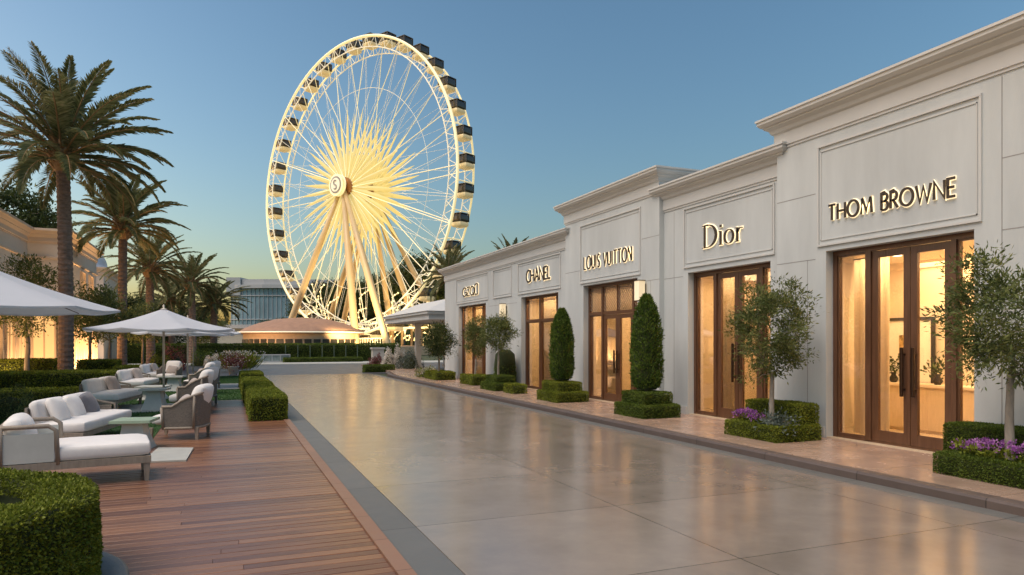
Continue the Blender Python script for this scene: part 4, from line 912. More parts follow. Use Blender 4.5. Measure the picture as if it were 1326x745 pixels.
g = MB(); poly_cornice(g, poly, 7.75, [(0, -.75), (.04, -.75), (.04, -.68), (.08, -.66), (.08, -.45), (.2, -.32), (.2, -.28), (.34, -.15), (.4, -.12), (.4, 0), (0, .05), (-3, .06)]); poly_cornice(g, poly, 6.3, [(0, -.12), (.08, -.1), (.08, 0), (0, .03)]); g.build('cornice', 'villa_trim', t, True)
def lit_window(t, face, c, a, b_, z0, z1):
    f = MB(); p = MB(); e = .09
    if face == 'x':   # on x=c facing +x
        f.box(c, c + .12, a - e, a, z0 - e, z1 + e); f.box(c, c + .12, b_, b_ + e, z0 - e, z1 + e); f.box(c, c + .12, a, b_, z1, z1 + e); f.box(c, c + .16, a, b_, z0 - e, z0); f.box(c + .015, c + .08, (a + b_) / 2 - .03, (a + b_) / 2 + .03, z0, z1); f.box(c + .015, c + .075, a, b_, z0 + (z1 - z0) * .72, z0 + (z1 - z0) * .72 + .05)
        p.box(c + .002, c + .014, a, b_, z0, z1)
    else:
        f.box(a - e, a, c - .12, c, z0 - e, z1 + e); f.box(b_, b_ + e, c - .12, c, z0 - e, z1 + e); f.box(a, b_, c - .12, c, z1, z1 + e); f.box(a, b_, c - .16, c, z0 - e, z0); f.box((a + b_) / 2 - .03, (a + b_) / 2 + .03, c - .08, c - .015, z0, z1)
        p.box(a, b_, c - .014, c - .002, z0, z1)
    w = f.build('window', 'villa_trim', t, True); p.build('pane', 'villa_window', w, True)
for yy in np.arange(27.0, 43, 2.05): lit_window(t, 'x', -9.6, yy, yy + 1.25, .5, 3.3)
lit_window(t, 'y', 43.2, -9.3, -8.35, .5, 3.3)
for yy in (44.2, 46.6, 49.0, 51.2): lit_window(t, 'x', -7.9, yy, yy + 1.35, .5, 3.3)
for yy in (47.5, 50.2): lit_window(t, 'x', -7.9, yy, yy + 1.0, 4.3, 5.9)
t = thing('domed_pavilion', 'pale pavilion with a blue-grey dome behind the villa', 'building', (-11, 66, 0))
g = MB(); g.box(-14.5, -8.9, 63, 75, 0, 7.3); g.build('wall', 'villa', t, True)
g = MB(); SG2 = 1
P_ = [(-14.5, 63), (-8.9, 63), (-8.9, 75), (-14.5, 75)]
SG = -1; poly_cornice(g, P_, 7.65, [(0, -.6), (.1, -.55), (.1, -.35), (.3, -.15), (.35, 0), (0, .05), (-2.5, .06)]); g.build('cornice', 'villa_trim', t, True)
g = MB(); g.lathe([(2.0, 7.6), (2.0, 7.9), (1.9, 8.0)] + [(1.85 * math.cos(R(a)), 8.0 + 1.55 * math.sin(R(a))) for a in range(0, 91, 9)], 28, (-10.9, 66.0, 0)); g.build('dome', 'dome', t, True)
area((-9.0, 38, .3), (R(180), 0, 0), .6, 9, 230, (1, .62, .3)); area((-7.3, 48, .35), (R(180), R(-12), 0), .4, 9, 500, (1, .6, .26)); area((-8.4, 60, .3), (R(180), 0, 0), .5, 5, 60, (1, .62, .3))

# office block
x, y = at(345, 160)
t = thing('office_block', 'blue-glass office block with a curved flat roof left of the big wheel', 'building', (x, y, 0), -TH)
g = MB(); g.prism([(-8.2, 0), (-5.6, -1.2), (0, -1.8), (8, -1.5), (18, 0), (18, 14), (-8.2, 14)], 0, 13.9); g.build('glass_wall', 'facade_glass', t)
g = MB()
arcp = [(-8.3, -.1), (-5.6, -1.32), (0, -1.95), (8, -1.65), (18.1, -.1)]
g.tube([(a, b_, 6.8) for a, b_ in arcp], .1, 4); g.tube([(a, b_, 12.2) for a, b_ in arcp], .14, 4)
for i in range(27):
    xx = -8 + i; yy = np.interp(xx, [p[0] for p in arcp], [p[1] for p in arcp]); g.box(xx - .05, xx + .05, yy - .06, yy + .05, 0, 13.9)
g.build('mullions', 'facade_frame', t)
g = MB(); g.prism([(-9, -.2), (-6, -2.0), (0, -2.8), (8, -2.4), (19, -.8), (19, 15), (-9, 15)], 13.9, 14.7); g.box(-8.6, -5.4, -1.6, 3, 12.3, 16.4); g.prism([(-5.3, -1), (0, -1.6), (9, -1.2), (17, 1), (17, 10), (-5.3, 10)], 14.7, 16.0); g.build('roof', 'facade_frame', t)
# wide low building left, behind the palms
x, y = at(280, 95)
t = thing('service_building', 'low grey flat-roofed building behind the bushy palm', 'building', (x, y, 0), -TH)
g = MB(); g.box(-6, 7, 0, 6, 0, 3.6); g.build('wall', 'stone', t); g = MB(); g.box(-6.5, 7.5, -.5, 6.5, 3.6, 4.1); g.build('roof', 'facade_frame', t)

# round pavilion
x, y = at(392, 92)
t = thing('round_pavilion', 'wide round pavilion with a low terracotta roof left of the wheel legs', 'pavilion', (x, y, 0))
g = MB(); g.lathe([(7.4, 0), (7.4, 2.9)], 48); g.build('wall', 'pav_wall', t)
g = MB(); g.lathe([(7.9, 2.75), (8.0, 2.85), (8.0, 3.0), (7.2, 3.55), (5.5, 4.2), (3.2, 4.75), (0, 5.0)], 48); g.build('roof', 'terracotta', t)
g = MB(); g.tube([(8.02 * math.cos(a), 8.02 * math.sin(a), 2.98) for a in np.linspace(0, 2 * PI, 60)], .09, 6); g.build('eave_light', 'wheel_cable', t)
for i in range(22):
    a = R(180 + i * 180 / 21) - TH; c = MB(); c.box(-.42, .42, -.06, .03, .3, 2.1); c.lathe([(0, .0), (.42, .0)], 12, (0, 0, 0)); c.ch.pop(); c.n -= 24
    q = math.cos(a) * 7.43, math.sin(a) * 7.43; o = c.build('window', 'dark', t); o.location = (q[0], q[1], 0); o.rotation_euler = (0, 0, a + PI / 2)
l = area((x - 3.5 * FW[0] - 8, y - 8 * FW[1] - 3, .4), (R(105), 0, -TH), 6, .5, 450, (1, .6, .3))

# ------------------------------------------------------------------ observation wheel
c_, s_ = .783, .6225; RW = 21.2; HZ = 23.95
lat, dep = -23.51 + 1.7 * s_, 100 + 1.7 * c_
wx, wy = dep * FW[0] + lat * RT[0], dep * FW[1] + lat * RT[1]
W = thing('ferris_wheel', 'giant illuminated observation wheel with dark cabins and a golden starburst centre', 'ferris wheel', (wx, wy, 0), R(-60.9))
def ring(mb, y, r, tr, k=6, n=120, mi=0): 
    a = np.linspace(0, 2 * PI, n + 1)
    mb.tube(np.stack([r * np.cos(a), np.full(n + 1, y), HZ + r * np.sin(a)], 1), tr, k, mi, caps=False)
for y_ in (-1.5, 1.5):
    g = MB(); ring(g, y_, RW, .2 if y_ < 0 else .14); g.build('rim', 'wheel_strip', W)
    g = MB(); ring(g, y_, RW - 1.5, .09, 5, 96); 
    for i in range(72):
        a0 = 2 * PI * i / 72; a1 = 2 * PI * (i + .5) / 72; a2 = 2 * PI * (i + 1) / 72
        p = lambda a, r: (r * math.cos(a), y_, HZ + r * math.sin(a))
        g.tube([p(a0, RW), p(a1, RW - 1.5)], .05, 4, caps=False); g.tube([p(a1, RW - 1.5), p(a2, RW)], .05, 4, caps=False)
    g.build('rim_truss', 'wheel_cable', W)
g = MB()
for i in range(36):
    a = 2 * PI * (i + .5) / 36; g.tube([(RW * math.cos(a), -1.5, HZ + RW * math.sin(a)), (RW * math.cos(a), 1.5, HZ + RW * math.sin(a))], .09, 5, caps=False)
    a2 = 2 * PI * (i + 1.5) / 36; g.tube([((RW - 1.5) * math.cos(a), -1.5, HZ + (RW - 1.5) * math.sin(a)), ((RW - 1.5) * math.cos(a2), 1.5, HZ + (RW - 1.5) * math.sin(a2))], .05, 4, caps=False)
g.build('cross_bars', 'wheel_led', W)
g = MB(); g2 = MB()
for i in range(36):
    a = 2 * PI * i / 36; b0 = a + .10 * (1 if i % 2 else -1)
    for y_ in (-1, 1):
        big_ = i % 2 == 0
        (g if big_ else g2).tube([(1.3 * math.cos(b0), y_ * 2.1, HZ + 1.3 * math.sin(b0)), (RW * math.cos(a), y_ * 1.5, HZ + RW * math.sin(a))], .065 if big_ else .03, 4, caps=False)
    # crossing net of thin stays
    for kx in (3, -3):
        g2.tube([(9.5 * math.cos(a), 0, HZ + 9.5 * math.sin(a)), ((RW - 1.5) * math.cos(a + kx * .06), 1.5, HZ + (RW - 1.5) * math.sin(a + kx * .06))], .022, 3, caps=False)
ring(g2, 0, 14.5, .035, 4, 90)
g.build('spokes', 'wheel_led', W); g2.build('stay_cables', 'wheel_cable', W)
# starburst of lit blades, two layers
def blade(r0, r1, w, th):
    m = 10; s = np.linspace(0, 1, m); wd = w * .98 * np.minimum(1, s / .12 * .6 + .4) * (1 - s ** 3.0) + .02; V = []
    for i in range(m):
        r = r0 + (r1 - r0) * s[i]; V += [(r, 0, -wd[i]), (r, -th * (1 - s[i]), 0), (r, 0, wd[i]), (r, th * (1 - s[i]), 0)]
    F = [(4 * i + j, 4 * i + (j + 1) % 4, 4 * i + 4 + (j + 1) % 4, 4 * i + 4 + j) for i in range(m - 1) for j in range(4)]
    g = MB(); g.raw(V, F); return g
bl = blade(1.4, 11.2, .34, .22).build('light_blade', 'wheel_blade', W); bl.location = (0, -1.9, HZ)
first = True
for layer, (y_, off, sc_, cnt) in enumerate(((-1.9, 0, 1.0, 40), (1.9, .5, .97, 40))):
    for i in range(cnt):
        o = bl if first else bl.copy()
        if not first: C.objects.link(o); o.parent = W
        first = False
        o.location = (0, y_, HZ); o.rotation_euler = (0, -2 * PI * (i + off) / cnt, 0); q = sc_ * (1 - .07 * (i % 2)); o.scale = (q, 1, 1)
g = MB(); 
def disc(mb, y0, y1, r, mi=0, n=36):
    a = np.linspace(0, 2 * PI, n, endpoint=False); V = [(r * math.cos(t_), y0, HZ + r * math.sin(t_)) for t_ in a] + [(r * math.cos(t_), y1, HZ + r * math.sin(t_)) for t_ in a]
    mb.raw(V, [(i, (i + 1) % n, n + (i + 1) % n, n + i) for i in range(n)], mi, True); b_ = mb.n - 2 * n
    mb.ch.append((np.zeros((0, 3)), [list(range(b_, b_ + n)), list(range(b_ + n, b_ + 2 * n))[::-1]], mi, False))
disc(g, -3.3, 3.0, .9, 0); disc(g, -2.6, -2.2, 1.35, 0); disc(g, 1.7, 2.3, 1.5, 0); disc(g, -1.4, 1.4, 1.25, 0); g.build('hub', 'wheel_dark', W)
g = MB(); disc(g, -3.95, -3.35, 1.55, 0); disc(g, -4.02, -3.94, 1.2, 1); disc(g, -4.06, -4.0, .98, 2)
for (P, hw) in ribbons('S', .2, .16)[0]:
    Q = (P - [.25, .5]) * 1.25; g.tube([(q[0], -4.09, HZ + q[1]) for q in Q], .09, 5, 1)
g.build('hub_emblem', ['wheel_led', 'groove', 'wheel_cable'], W)
for (xf, yf, ya, rr_) in ((-9.1, -7.2, -2.9, .52), (8.7, -7.2, -2.9, .56), (15.2, -7.2, -2.9, .52), (-19, 7, 2.6, .48), (-14, 7, 2.6, .48), (0, 7, 2.6, .46), (6.5, 7, 2.6, .46), (13, 7, 2.6, .46)):
    g = MB(); top_ = np.array([xf * .03, ya, HZ - .4]); ft = np.array([xf, yf, 0]); P = [ft + (top_ - ft) * q for q in (0, .1, .3, .6, 1)]
    g.tube(P, [rr_ * .65, rr_ * .8, rr_ * .93, rr_ * .85, rr_ * .5], 12); g.build('leg', 'wheel_paint', W)
# cabins
def cabin():
    b_ = MB(); b_.rbox((0, 0, -.62), (1.75, 1.7, .68), .28, n=6); e = b_.build('cabin', 'cab_body', W)
    g_ = MB(); g_.rbox((0, 0, .16), (1.7, 1.65, 1.05), .2, n=6); w_ = g_.build('window_band', 'cab_glass', e)
    r_ = MB(); r_.rbox((0, 0, .74), (1.77, 1.72, .14), .07, n=5); [r_.box(xx - .05, xx + .05, yy - .05, yy + .05, -.3, .74) for xx in (-.81, .81) for yy in (-.79, .79)]; [r_.box(xx - .03, xx + .03, -.85, -.81, -.3, .74) for xx in (-.28, .28)]
    r_.build('cabin_frame', 'cab_frame', e); return e
cb = cabin()
for i in range(36):
    a = 2 * PI * i / 36 + .04
    o = cb if i == 0 else copy_tree(cb, W)
    o.location = (RW * 1.0 * math.cos(a), 0, HZ + RW * 1.0 * math.sin(a) - .15)
# boarding platform under the wheel
t = thing('boarding_platform', 'golden-lit boarding platform with railing under the big wheel', 'platform', (wx, wy, 0), R(-60.9))
g = MB(); g.box(-14, 14, -6.2, 6.2, .0, 1.2); g.build('deck', 'pav_wall', t)
g = MB(); 
for i in range(57): g.box(-14 + i * .5 - .025, -14 + i * .5 + .025, -6.15, -6.1, 1.2, 2.2)
g.box(-14, 14, -6.17, -6.08, 2.2, 2.28); g.build('railing', 'wheel_led', t)
g = MB()
for i in range(15): g = MB(); g.box(-14 + i * 2 - .12, -14 + i * 2 + .12, 3, 3.24, 1.2, 3.6); g.build('post', 'wheel_paint', t)
g = MB(); g.box(-14.5, 14.5, 2.2, 6, 3.6, 3.85); g.build('roof', 'terracotta', t)
g = MB(); g.box(-14.5, 14.5, 2.1, 2.16, 3.6, 3.85); g.build('eave_light', 'fairy', t)
def spot(loc, tgt, e, size, col=(1, .72, .34)):
    l = bpy.data.lights.new('floodlight', 'SPOT'); l.energy = e * .32; l.spot_size = size; l.color = col; l.shadow_soft_size = .3; l.spot_blend = .6
    o = bpy.data.objects.new('floodlight', l); C.objects.link(o); o.location = loc; o.rotation_euler = (Vector(tgt) - Vector(loc)).to_track_quat('-Z', 'Y').to_euler(); return o
for lx in (-14, 2, 16):
    ca, sa = math.cos(R(-60.9)), math.sin(R(-60.9)); ly = -13; p = (wx + lx * ca - ly * sa, wy + lx * sa + ly * ca, .8)
    spot(p, (wx, wy, 14), 22000, R(75))
for lx in (-12, 10):
    ly = 14; p = (wx + lx * ca - ly * sa, wy + lx * sa + ly * ca, .8); spot(p, (wx, wy, 14), 16000, R(80), (1, .66, .28))
# festoon lights strung in the trees behind the wheel
rng = random.Random(12)
for k_ in range(24):
    px = 385 + k_ * 7.2; d = rng.uniform(104, 116); x0, y0 = at(px, d); x1, y1 = at(px + rng.uniform(10, 24), d + 3)
    z0 = rng.uniform(1.6, 4.5); z1 = rng.uniform(4.0, 11.5); P = []
    for i in range(15):
        q = i / 14; P.append((x0 + (x1 - x0) * q + math.sin(q * 9 + k_) * .7, y0 + (y1 - y0) * q, z0 + (z1 - z0) * q - 1.2 * math.sin(q * PI) + .5 * math.sin(q * 13 + k_)))
    g = MB(); O = np.array(P[0]); Q = np.array(P) - O
    g.tube(Q, .07, 4, 0, caps=False)
    for p in Q: g.lathe([(0, -.16), (.16, 0), (0, .16)], 6, p, 1)
    o = g.build('festoon_lights', ['wheel_led', 'fairy']); o.location = P[0]
    tag(o, 'wavy string of warm fairy lights in the dark trees behind the wheel legs', 'string lights', 'fairy light strings behind the wheel')

# ------------------------------------------------------------------ terrace furniture
def cush(mb, c, size, r=.07, puff=.03, seed=0, mi=0): mb.rbox(c, size, min(r, min(size) * .45), mi, puff, 9, noise=.004, seed=seed)
def rotx(mb, ang, piv, axis='Y'):
    mb.X = np.array(Matrix.Translation(piv) @ Matrix.Rotation(ang, 4, axis) @ Matrix.Translation(-Vector(piv)))
def leg_(t, x, y, h, r0=.035, r1=.022, splay=.03):
    g = MB(); g.raw([(x - r1 + sx_, y - r1 + sy_, 0) for sx_, sy_ in ((0, 0), (2 * r1, 0), (2 * r1, 2 * r1), (0, 2 * r1))] + [(x - r0, y - r0, h), (x + r0, y - r0, h), (x + r0, y + r0, h), (x - r0, y + r0, h)], [(3, 2, 1, 0), (4, 5, 6, 7), (0, 1, 5, 4), (1, 2, 6, 5), (2, 3, 7, 6), (3, 0, 4, 7)]); g.build('leg', 'teak', t)

def slat_panel(mb, p0, p1, z0, z1, th=.03, n=9):
    """woven side panel between two plan points"""
    p0 = np.array(p0, float); p1 = np.array(p1, float); d = nrm(p1 - p0); nn_ = np.array([-d[1], d[0]]) * th / 2
    for i in range(n):
        a = z0 + (z1 - z0) * i / n; b_ = z0 + (z1 - z0) * (i + .86) / n
        V = [(*(p0 - nn_), a), (*(p1 - nn_), a), (*(p1 + nn_), a), (*(p0 + nn_), a), (*(p0 - nn_), b_), (*(p1 - nn_), b_), (*(p1 + nn_), b_), (*(p0 + nn_), b_)]
        mb.raw(V, [(3, 2, 1, 0), (4, 5, 6, 7), (0, 1, 5, 4), (1, 2, 6, 5), (2, 3, 7, 6), (3, 0, 4, 7)])

def chaise(loc, rz, label):
    # local +x = foot end, head at x=0; width along y (0..W)
    t = thing('chaise_longue', label, 'daybed', loc, rz); Lc, Wc = 1.62, 1.0
    g = MB(); g.box(0, Lc, 0, .05, .24, .33); g.box(0, Lc, Wc - .05, Wc, .24, .33); g.box(Lc - .05, Lc, .05, Wc - .05, .24, .33); g.box(0, .05, .05, Wc - .05, .24, .33); g.box(.05, Lc - .05, .05, Wc - .05, .28, .31); g.build('frame', 'teak', t)
    for (x, y) in ((.05, .05), (.05, Wc - .05), (Lc - .05, .05), (Lc - .05, Wc - .05)): leg_(t, x, y, .25, .04, .025)
    g = MB(); cush(g, (Lc / 2 + .22, Wc / 2, .42), (Lc - .44, Wc - .03, .2), .07, .02, 1); g.build('mattress', 'linen', t)
    g = MB(); zt = .78
    slat_panel(g, (.03, .025), (.56, .025), .34, zt - .03, .03, 1); slat_panel(g, (.03, Wc - .025), (.56, Wc - .025), .34, zt - .03, .03, 1); slat_panel(g, (.025, .03), (.025, Wc - .03), .34, zt - .03, .03, 1); g.build('side_panel', 'table_w', t)
    g = MB(); g.tube([(.6, .02, .3), (.58, .02, zt - .06), (.5, .02, zt), (.05, .02, zt), (.02, .05, zt), (.02, Wc - .05, zt), (.05, Wc - .02, zt), (.5, Wc - .02, zt), (.58, Wc - .02, zt - .06), (.6, Wc - .02, .3)], .028, 8); g.tube([(.02, .02, .3), (.02, .02, zt)], .03, 8); g.build('back_frame', 'teak', t)
    g = MB(); rotx(g, R(-14), (.25, 0, .5)); cush(g, (.22, Wc / 2, .66), (.24, Wc - .14, .48), .11, .05, 2); g.build('back_cushion', 'linen', t)
    return t
chaise((-2.5, 9.95, .03), R(8), 'white cushioned daybed at the front left behind the ring hedge')

def sofa(loc, rz, label, Ls=2.5, pillows=True):
    # local: length along y (0..Ls), back at x=0, seat towards +x
    t = thing('outdoor_sofa', label, 'sofa', loc, rz, 'white cushioned terrace sofas'); Ds = .88
    g = MB(); g.box(0, Ds, 0, .05, .2, .28); g.box(0, Ds, Ls - .05, Ls, .2, .28); g.box(Ds - .05, Ds, .05, Ls - .05, .2, .28); g.box(0, .05, .05, Ls - .05, .2, .28); g.box(.05, Ds - .05, .05, Ls - .05, .24, .27); g.build('frame', 'teak', t)
    for (x, y) in ((.05, .06), (.05, Ls - .06), (Ds - .05, .06), (Ds - .05, Ls - .06)): leg_(t, x, y, .21, .04, .025)
    g = MB(); cush(g, (Ds / 2 + .06, Ls / 2, .37), (Ds - .08, Ls - .06, .2), .07, .025, 3); g.build('seat_cushion', 'linen', t)
    g = MB(); slat_panel(g, (.02, .0), (.02, Ls), .28, .68, .03, 8); slat_panel(g, (.03, Ls - .02), (.5, Ls - .02), .28, .56, .03, 6); g.tube([(.02, 0, .3), (.02, 0, .7), (.02, Ls, .7), (.12, Ls, .66), (.55, Ls, .57), (.57, Ls, .28)], .025, 8); g.build('back_panel', 'wicker', t)
    for j, (a, b_) in enumerate(((.05, Ls / 2 - .02), (Ls / 2 + .02, Ls - .05))):
        g = MB(); rotx(g, R(-12), (.15, 0, .45)); cush(g, (.15, (a + b_) / 2, .62), (.17, b_ - a, .42), .08, .04, 5 + j); g.build('back_cushion', 'linen', t)
    if pillows:
        for j, (yy, m_) in enumerate(((.42, 'linen'), (1.02, 'linen'), (1.62, 'linen_grey'))):
            g = MB(); g.X = np.array(Matrix.Translation((.34 + .02 * j, yy, .63)) @ Matrix.Rotation(R(-24), 4, 'Y') @ Matrix.Rotation(R(8 * (j - 1)), 4, 'X')); cush(g, (0, 0, 0), (.13, .46, .44), .06, .06, 9 + j); g.build('throw_pillow', m_, t)
    return t
so = sofa((-3.08, 13.75, .02), R(-11), 'white three-cushion sofa with one slate pillow behind the daybed', 2.45)
s2_ = sofa((-3.45, 20.6, .03), R(-9), 'white sofa with a taupe pillow in front of the long low hedge', 2.3, False)
g = MB(); g.X = np.array(Matrix.Translation((.34, 1.5, .62)) @ Matrix.Rotation(R(-22), 4, 'Y')); cush(g, (0, 0, 0), (.13, .6, .46), .06, .06, 33); g.build('throw_pillow', 'linen_warm', s2_)
for (x_, y_, rz_, l_) in ((-3.5, 27.2, -8, 'third terrace sofa, left of the parasol poles'), (-3.4, 33.2, -6, 'farthest white sofa near the second palm')): dup(s2_, (x_, y_, .02), R(rz_), None, l_)

def armchair(loc, rz, label):
    # rounded tub chair, open towards local -x; back at +x
    t = thing('tub_armchair', label, 'armchair', loc, rz, 'woven tub armchairs along the deck'); 
    n_ = 26; a = np.linspace(-R(112), R(112), n_)
    def pt(ai): 
        c0, s0 = math.cos(ai), math.sin(ai); e = 3.4
        rr_ = (abs(c0) ** e + abs(s0) ** e) ** (-1 / e); return np.array([.42 * rr_ * c0 if c0 > 0 else .42 * rr_ * c0 * 1.12, .44 * rr_ * s0])
    top = lambda ai: .60 + .27 * max(0, math.cos(ai)) ** .7
    w = MB(); V = []
    rows = 9
    for i in range(n_):
        p = pt(a[i]); zt = top(a[i])
        for k2 in range(rows):
            q = k2 / (rows - 1); z = .22 + (zt - .22) * q; f = .93 + .10 * q
            V.append((p[0] * f, p[1] * f, z))
    base = len(V)
    for i in range(n_):
        p = pt(a[i]); zt = top(a[i])
        for k2 in range(rows):
            q = k2 / (rows - 1); z = .22 + (zt - .22) * q; f = .93 + .10 * q - .09
            V.append((p[0] * f, p[1] * f, z))
    F = []
    for i in range(n_ - 1):
        for k2 in range(rows - 1):
            F.append((i * rows + k2, (i + 1) * rows + k2, (i + 1) * rows + k2 + 1, i * rows + k2 + 1)); F.append((base + i * rows + k2, base + i * rows + k2 + 1, base + (i + 1) * rows + k2 + 1, base + (i + 1) * rows + k2))
    w.raw(V, F, 0, True); w.build('woven_shell', 'wicker', t)
    g = MB(); g.tube([(*(pt(ai) * 1.0), top(ai) + .01) for ai in a], .026, 8); g.tube([(*(pt(ai) * .92), .22) for ai in a], .026, 8)
    for ai in (a[0], a[-1], -R(52), R(52)): p = pt(ai); g.tube([(*(p * .94), .2), (*(p * 1.02), top(ai))], .022, 6)
    g.build('frame', 'teak', t)
    for (x, y) in ((-.38, -.36), (-.38, .36), (.32, -.33), (.32, .33)): leg_(t, x, y, .23, .032, .02)
    g = MB(); cush(g, (-.04, 0, .36), (.72, .68, .16), .06, .03, 21); g.build('seat_cushion', 'linen', t)
    g = MB(); rotx(g, R(16), (.26, 0, .45)); cush(g, (.22, 0, .73), (.17, .62, .5), .07, .06, 22); g.build('back_cushion', 'linen', t)
    g = MB(); g.X = np.array(Matrix.Translation((.05, -.12, .6)) @ Matrix.Rotation(R(28), 4, 'Y') @ Matrix.Rotation(R(20), 4, 'Z')); cush(g, (0, 0, 0), (.12, .4, .36), .055, .05, 23); g.build('throw_pillow', 'linen_warm', t)
    return t
ac = armchair((-.75, 14.55, .03), R(-14), 'nearest woven tub armchair with a white cushion on the deck')
ac.scale = (1.12, 1.12, 1.02)
for (x_, y_, rz_, s_2, l_) in ((-.80, 19.3, -10, 1.12, 'second woven tub armchair from the front'), (-.72, 21.9, -22, 1.1, 'third tub armchair, beyond the first parasol pole'), (-.85, 26.5, -12, 1.1, 'fourth tub armchair along the deck'), (-.7, 29.3, -25, 1.08, 'farthest tub armchair, near the flower pot'), (-2.2, 32.6, 60, 1.0, 'tub armchair between the two far parasol poles')):
    dup(ac, (x_, y_, .03), R(rz_), s_2, l_)

def side_table(loc, rz, label, m='table_g', s_=1.0, h=.5):
    t = thing('side_table', label, 'table', loc, rz, 'flared pedestal side tables')
    g = MB(); g.box(-.31 * s_, .31 * s_, -.31 * s_, .31 * s_, h - .045, h); g.build('tabletop', m, t)
    g = MB(); zz = np.linspace(0, 1, 9); V = []
    for q in zz:
        w_ = (.27 - .11 * math.sin(min(1, q * 1.05) * PI / 2)) * s_
        V += [(-w_, -w_, q * (h - .05)), (w_, -w_, q * (h - .05)), (w_, w_, q * (h - .05)), (-w_, w_, q * (h - .05))]
    g.raw(V, [(4 * i + j, 4 * i + (j + 1) % 4, 4 * i + 4 + (j + 1) % 4, 4 * i + 4 + j) for i in range(8) for j in range(4)]); g.build('pedestal', 'table_w', t)
    return t
side_table((-1.42, 13.35, .03), R(-10), 'green-topped flared side table between the daybed and the near armchair')
side_table((-1.75, 20.9, .03), R(-10), 'pale flared side table beside the first parasol pole', 'table_w', 1.05, .55)
side_table((-1.75, 28.4, .02), R(-10), 'pale flared side table beside the second parasol pole', 'table_w', 1.1, .55)
side_table((-2.1, 24.6, .02), R(-10), 'low pale table midway between the first and second parasol poles', 'table_w', 1.4, .42)

def parasol(loc, rz, label, Rr=1.95, za=2.72, zr=2.16, ns=8):
    t = thing('parasol', label, 'parasol', loc, rz, 'white terrace parasols'); g = MB(); m = 9; V = []; sub = 5; K = ns * sub
    def P(q, j, off):
        a = 2 * PI * j / K; seg = (j % sub) / sub; e = math.cos(PI / ns) / math.cos((seg - .5) * 2 * PI / ns); r = Rr * q * e
        sag = -.05 * math.sin(seg * PI) * q - .07 * math.sin(q * PI); zz = za + (zr - za) * q + sag * 1.0 + off
        return (r * math.cos(a), r * math.sin(a), zz)
    for off in (0, -.012):
        V = [P(i / m, j, off) for i in range(m + 1) for j in range(K)]
        F = [(i * K + j, i * K + (j + 1) % K, (i + 1) * K + (j + 1) % K, (i + 1) * K + j) for i in range(m) for j in range(K)]
        g.raw(V, F, 0, True)
    V = [P(1, j, 0) for j in range(K)] + [(P(1, j, 0)[0], P(1, j, 0)[1], P(1, j, 0)[2] - .045) for j in range(K)]
    g.raw(V, [(j, (j + 1) % K, K + (j + 1) % K, K + j) for j in range(K)]); g.build('canopy', 'canopy', t)
    g = MB(); g.tube([(0, 0, 0), (0, 0, za - .04)], .032, 12); g.lathe([(0, za + .12), (.03, za + .08), (.02, za + .02), (.09, za - .02)], 12); g.tube([(0, 0, za - .55), (0, 0, za - .47)], .055, 12); g.build('pole', 'pole', t)
    for i in range(ns):
        g = MB(); p = [P(q, i * sub, -.03) for q in (.03, .35, .7, .99)]; g.tube(p, .012, 5); g.tube([(0, 0, za - .5), P(.5, i * sub, -.035)], .009, 5); g.build('rib', 'rib', t)
    g = MB(); g.lathe([(0, 0), (.26, 0), (.26, .05), (.06, .09), (.05, .25), (0, .25)], 20); g.build('base', 'stone', t)
    return t
p1 = at(-45, 15); parasol((p1[0], p1[1], .03), 0.15, 'large near parasol cut off by the left edge', 2.92, 3.63, 2.55)
pp = parasol((*at(212, 19.2), .03), .35, 'white parasol with the fully visible canopy and pole'); 
dup(pp, (*at(243, 27), .03), .1, 1.0, 'second white parasol, mostly hidden behind the fully visible one')
dup(pp, (*at(250, 34.5), .03), .5, 1.0, 'farthest white parasol at the end of the terrace row')
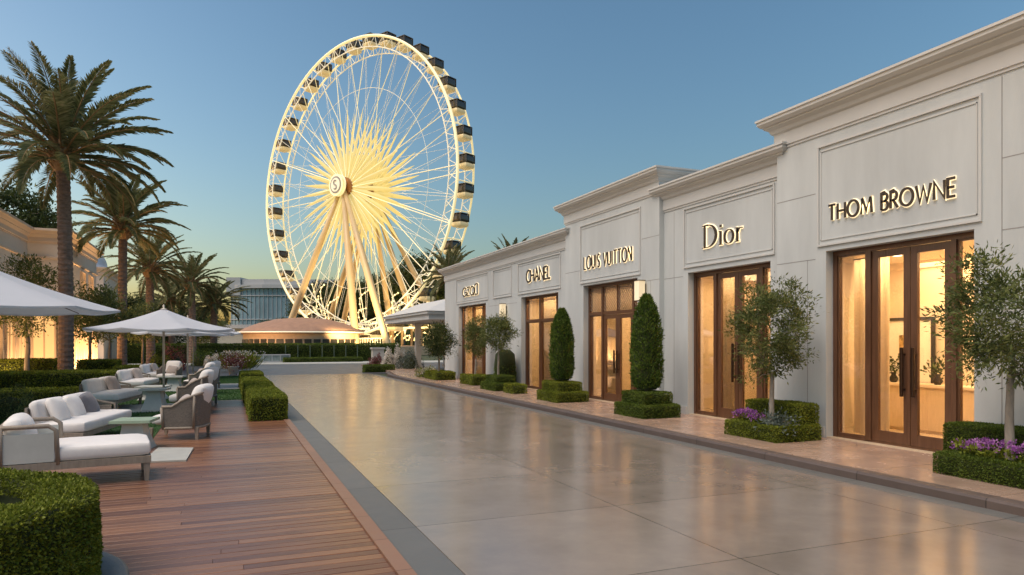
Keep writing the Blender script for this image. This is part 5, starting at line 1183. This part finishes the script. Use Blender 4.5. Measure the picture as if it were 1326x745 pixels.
# mixed shrubs behind sofa
for (px, d, r, h, l_, m_) in ((12, 16.5, .6, .75, 'brownish leafy shrub left of the near sofa', 'olive'), (40, 15.6, .4, .55, 'low shrub behind the daybed headrest', 'olive'), (224, 44, .8, 1.5, 'purple-leaved shrub behind the parasol poles', 'flower_r'), (262, 52, .9, 1.2, 'dark green shrub left of the ornamental grass', 'box_leaf_d'), (205, 42, .6, 1.0, 'green shrub left of the purple-leaved one', 'box_leaf'), (276, 46, .5, .9, 'pale flowering shrub at the far end of the terrace', 'flower_w')):
    x, y = at(px, d); bush((x, y, 0), r, h, m_, l_, int(px), 1500, .05 if d < 20 else .1, 'leafy_shrub')

# ------------------------------------------------------------------ light, sky, camera
SUN_AZ = -58.0     # degrees from +Y towards +X
SUN_EL = 3.2
LAMP_AZ = -112.0
LAMP_EL = 60.0
w = bpy.data.worlds.new('World'); sc.world = w; w.use_nodes = True
N = w.node_tree.nodes; L = w.node_tree.links; N.clear()
out = N.new('ShaderNodeOutputWorld'); bg = N.new('ShaderNodeBackground'); sky = N.new('ShaderNodeTexSky')
sky.sky_type = 'NISHITA'; sky.sun_disc = False; sky.sun_elevation = R(SUN_EL); sky.sun_rotation = R(SUN_AZ); sky.air_density = 1.08; sky.dust_density = 1.8; sky.ozone_density = 2.6
L.new(sky.outputs[0], bg.inputs[0]); bg.inputs[1].default_value = 0.15; L.new(bg.outputs[0], out.inputs[0])
l = bpy.data.lights.new('soft_fill', 'SUN'); l.energy = 1.25; l.angle = R(45); l.color = (1, .86, .74)  # added broad fill from high left, apart from the low sky sun
o = bpy.data.objects.new('soft_fill', l); C.objects.link(o)
d = Vector((math.sin(R(LAMP_AZ)) * math.cos(R(LAMP_EL)), math.cos(R(LAMP_AZ)) * math.cos(R(LAMP_EL)), math.sin(R(LAMP_EL))))
o.rotation_euler = d.to_track_quat('Z', 'Y').to_euler()
cam = bpy.data.cameras.new('camera'); co = bpy.data.objects.new('camera', cam); C.objects.link(co); sc.camera = co
co.location = (0, 0, 1.85); co.rotation_euler = (R(90), 0, -TH); cam.lens = 900 / 1326 * 36; cam.sensor_width = 36; cam.shift_y = (442 - 372.5) / 1326; cam.clip_end = 3000; cam.clip_start = .05
vs = sc.view_settings; vs.view_transform = 'Standard'; vs.look = 'None'; vs.exposure = 1.58; vs.gamma = 1
sc.cycles.use_denoising = True; sc.cycles.max_bounces = 6; sc.cycles.transparent_max_bounces = 16; sc.cycles.sample_clamp_indirect = 6.0
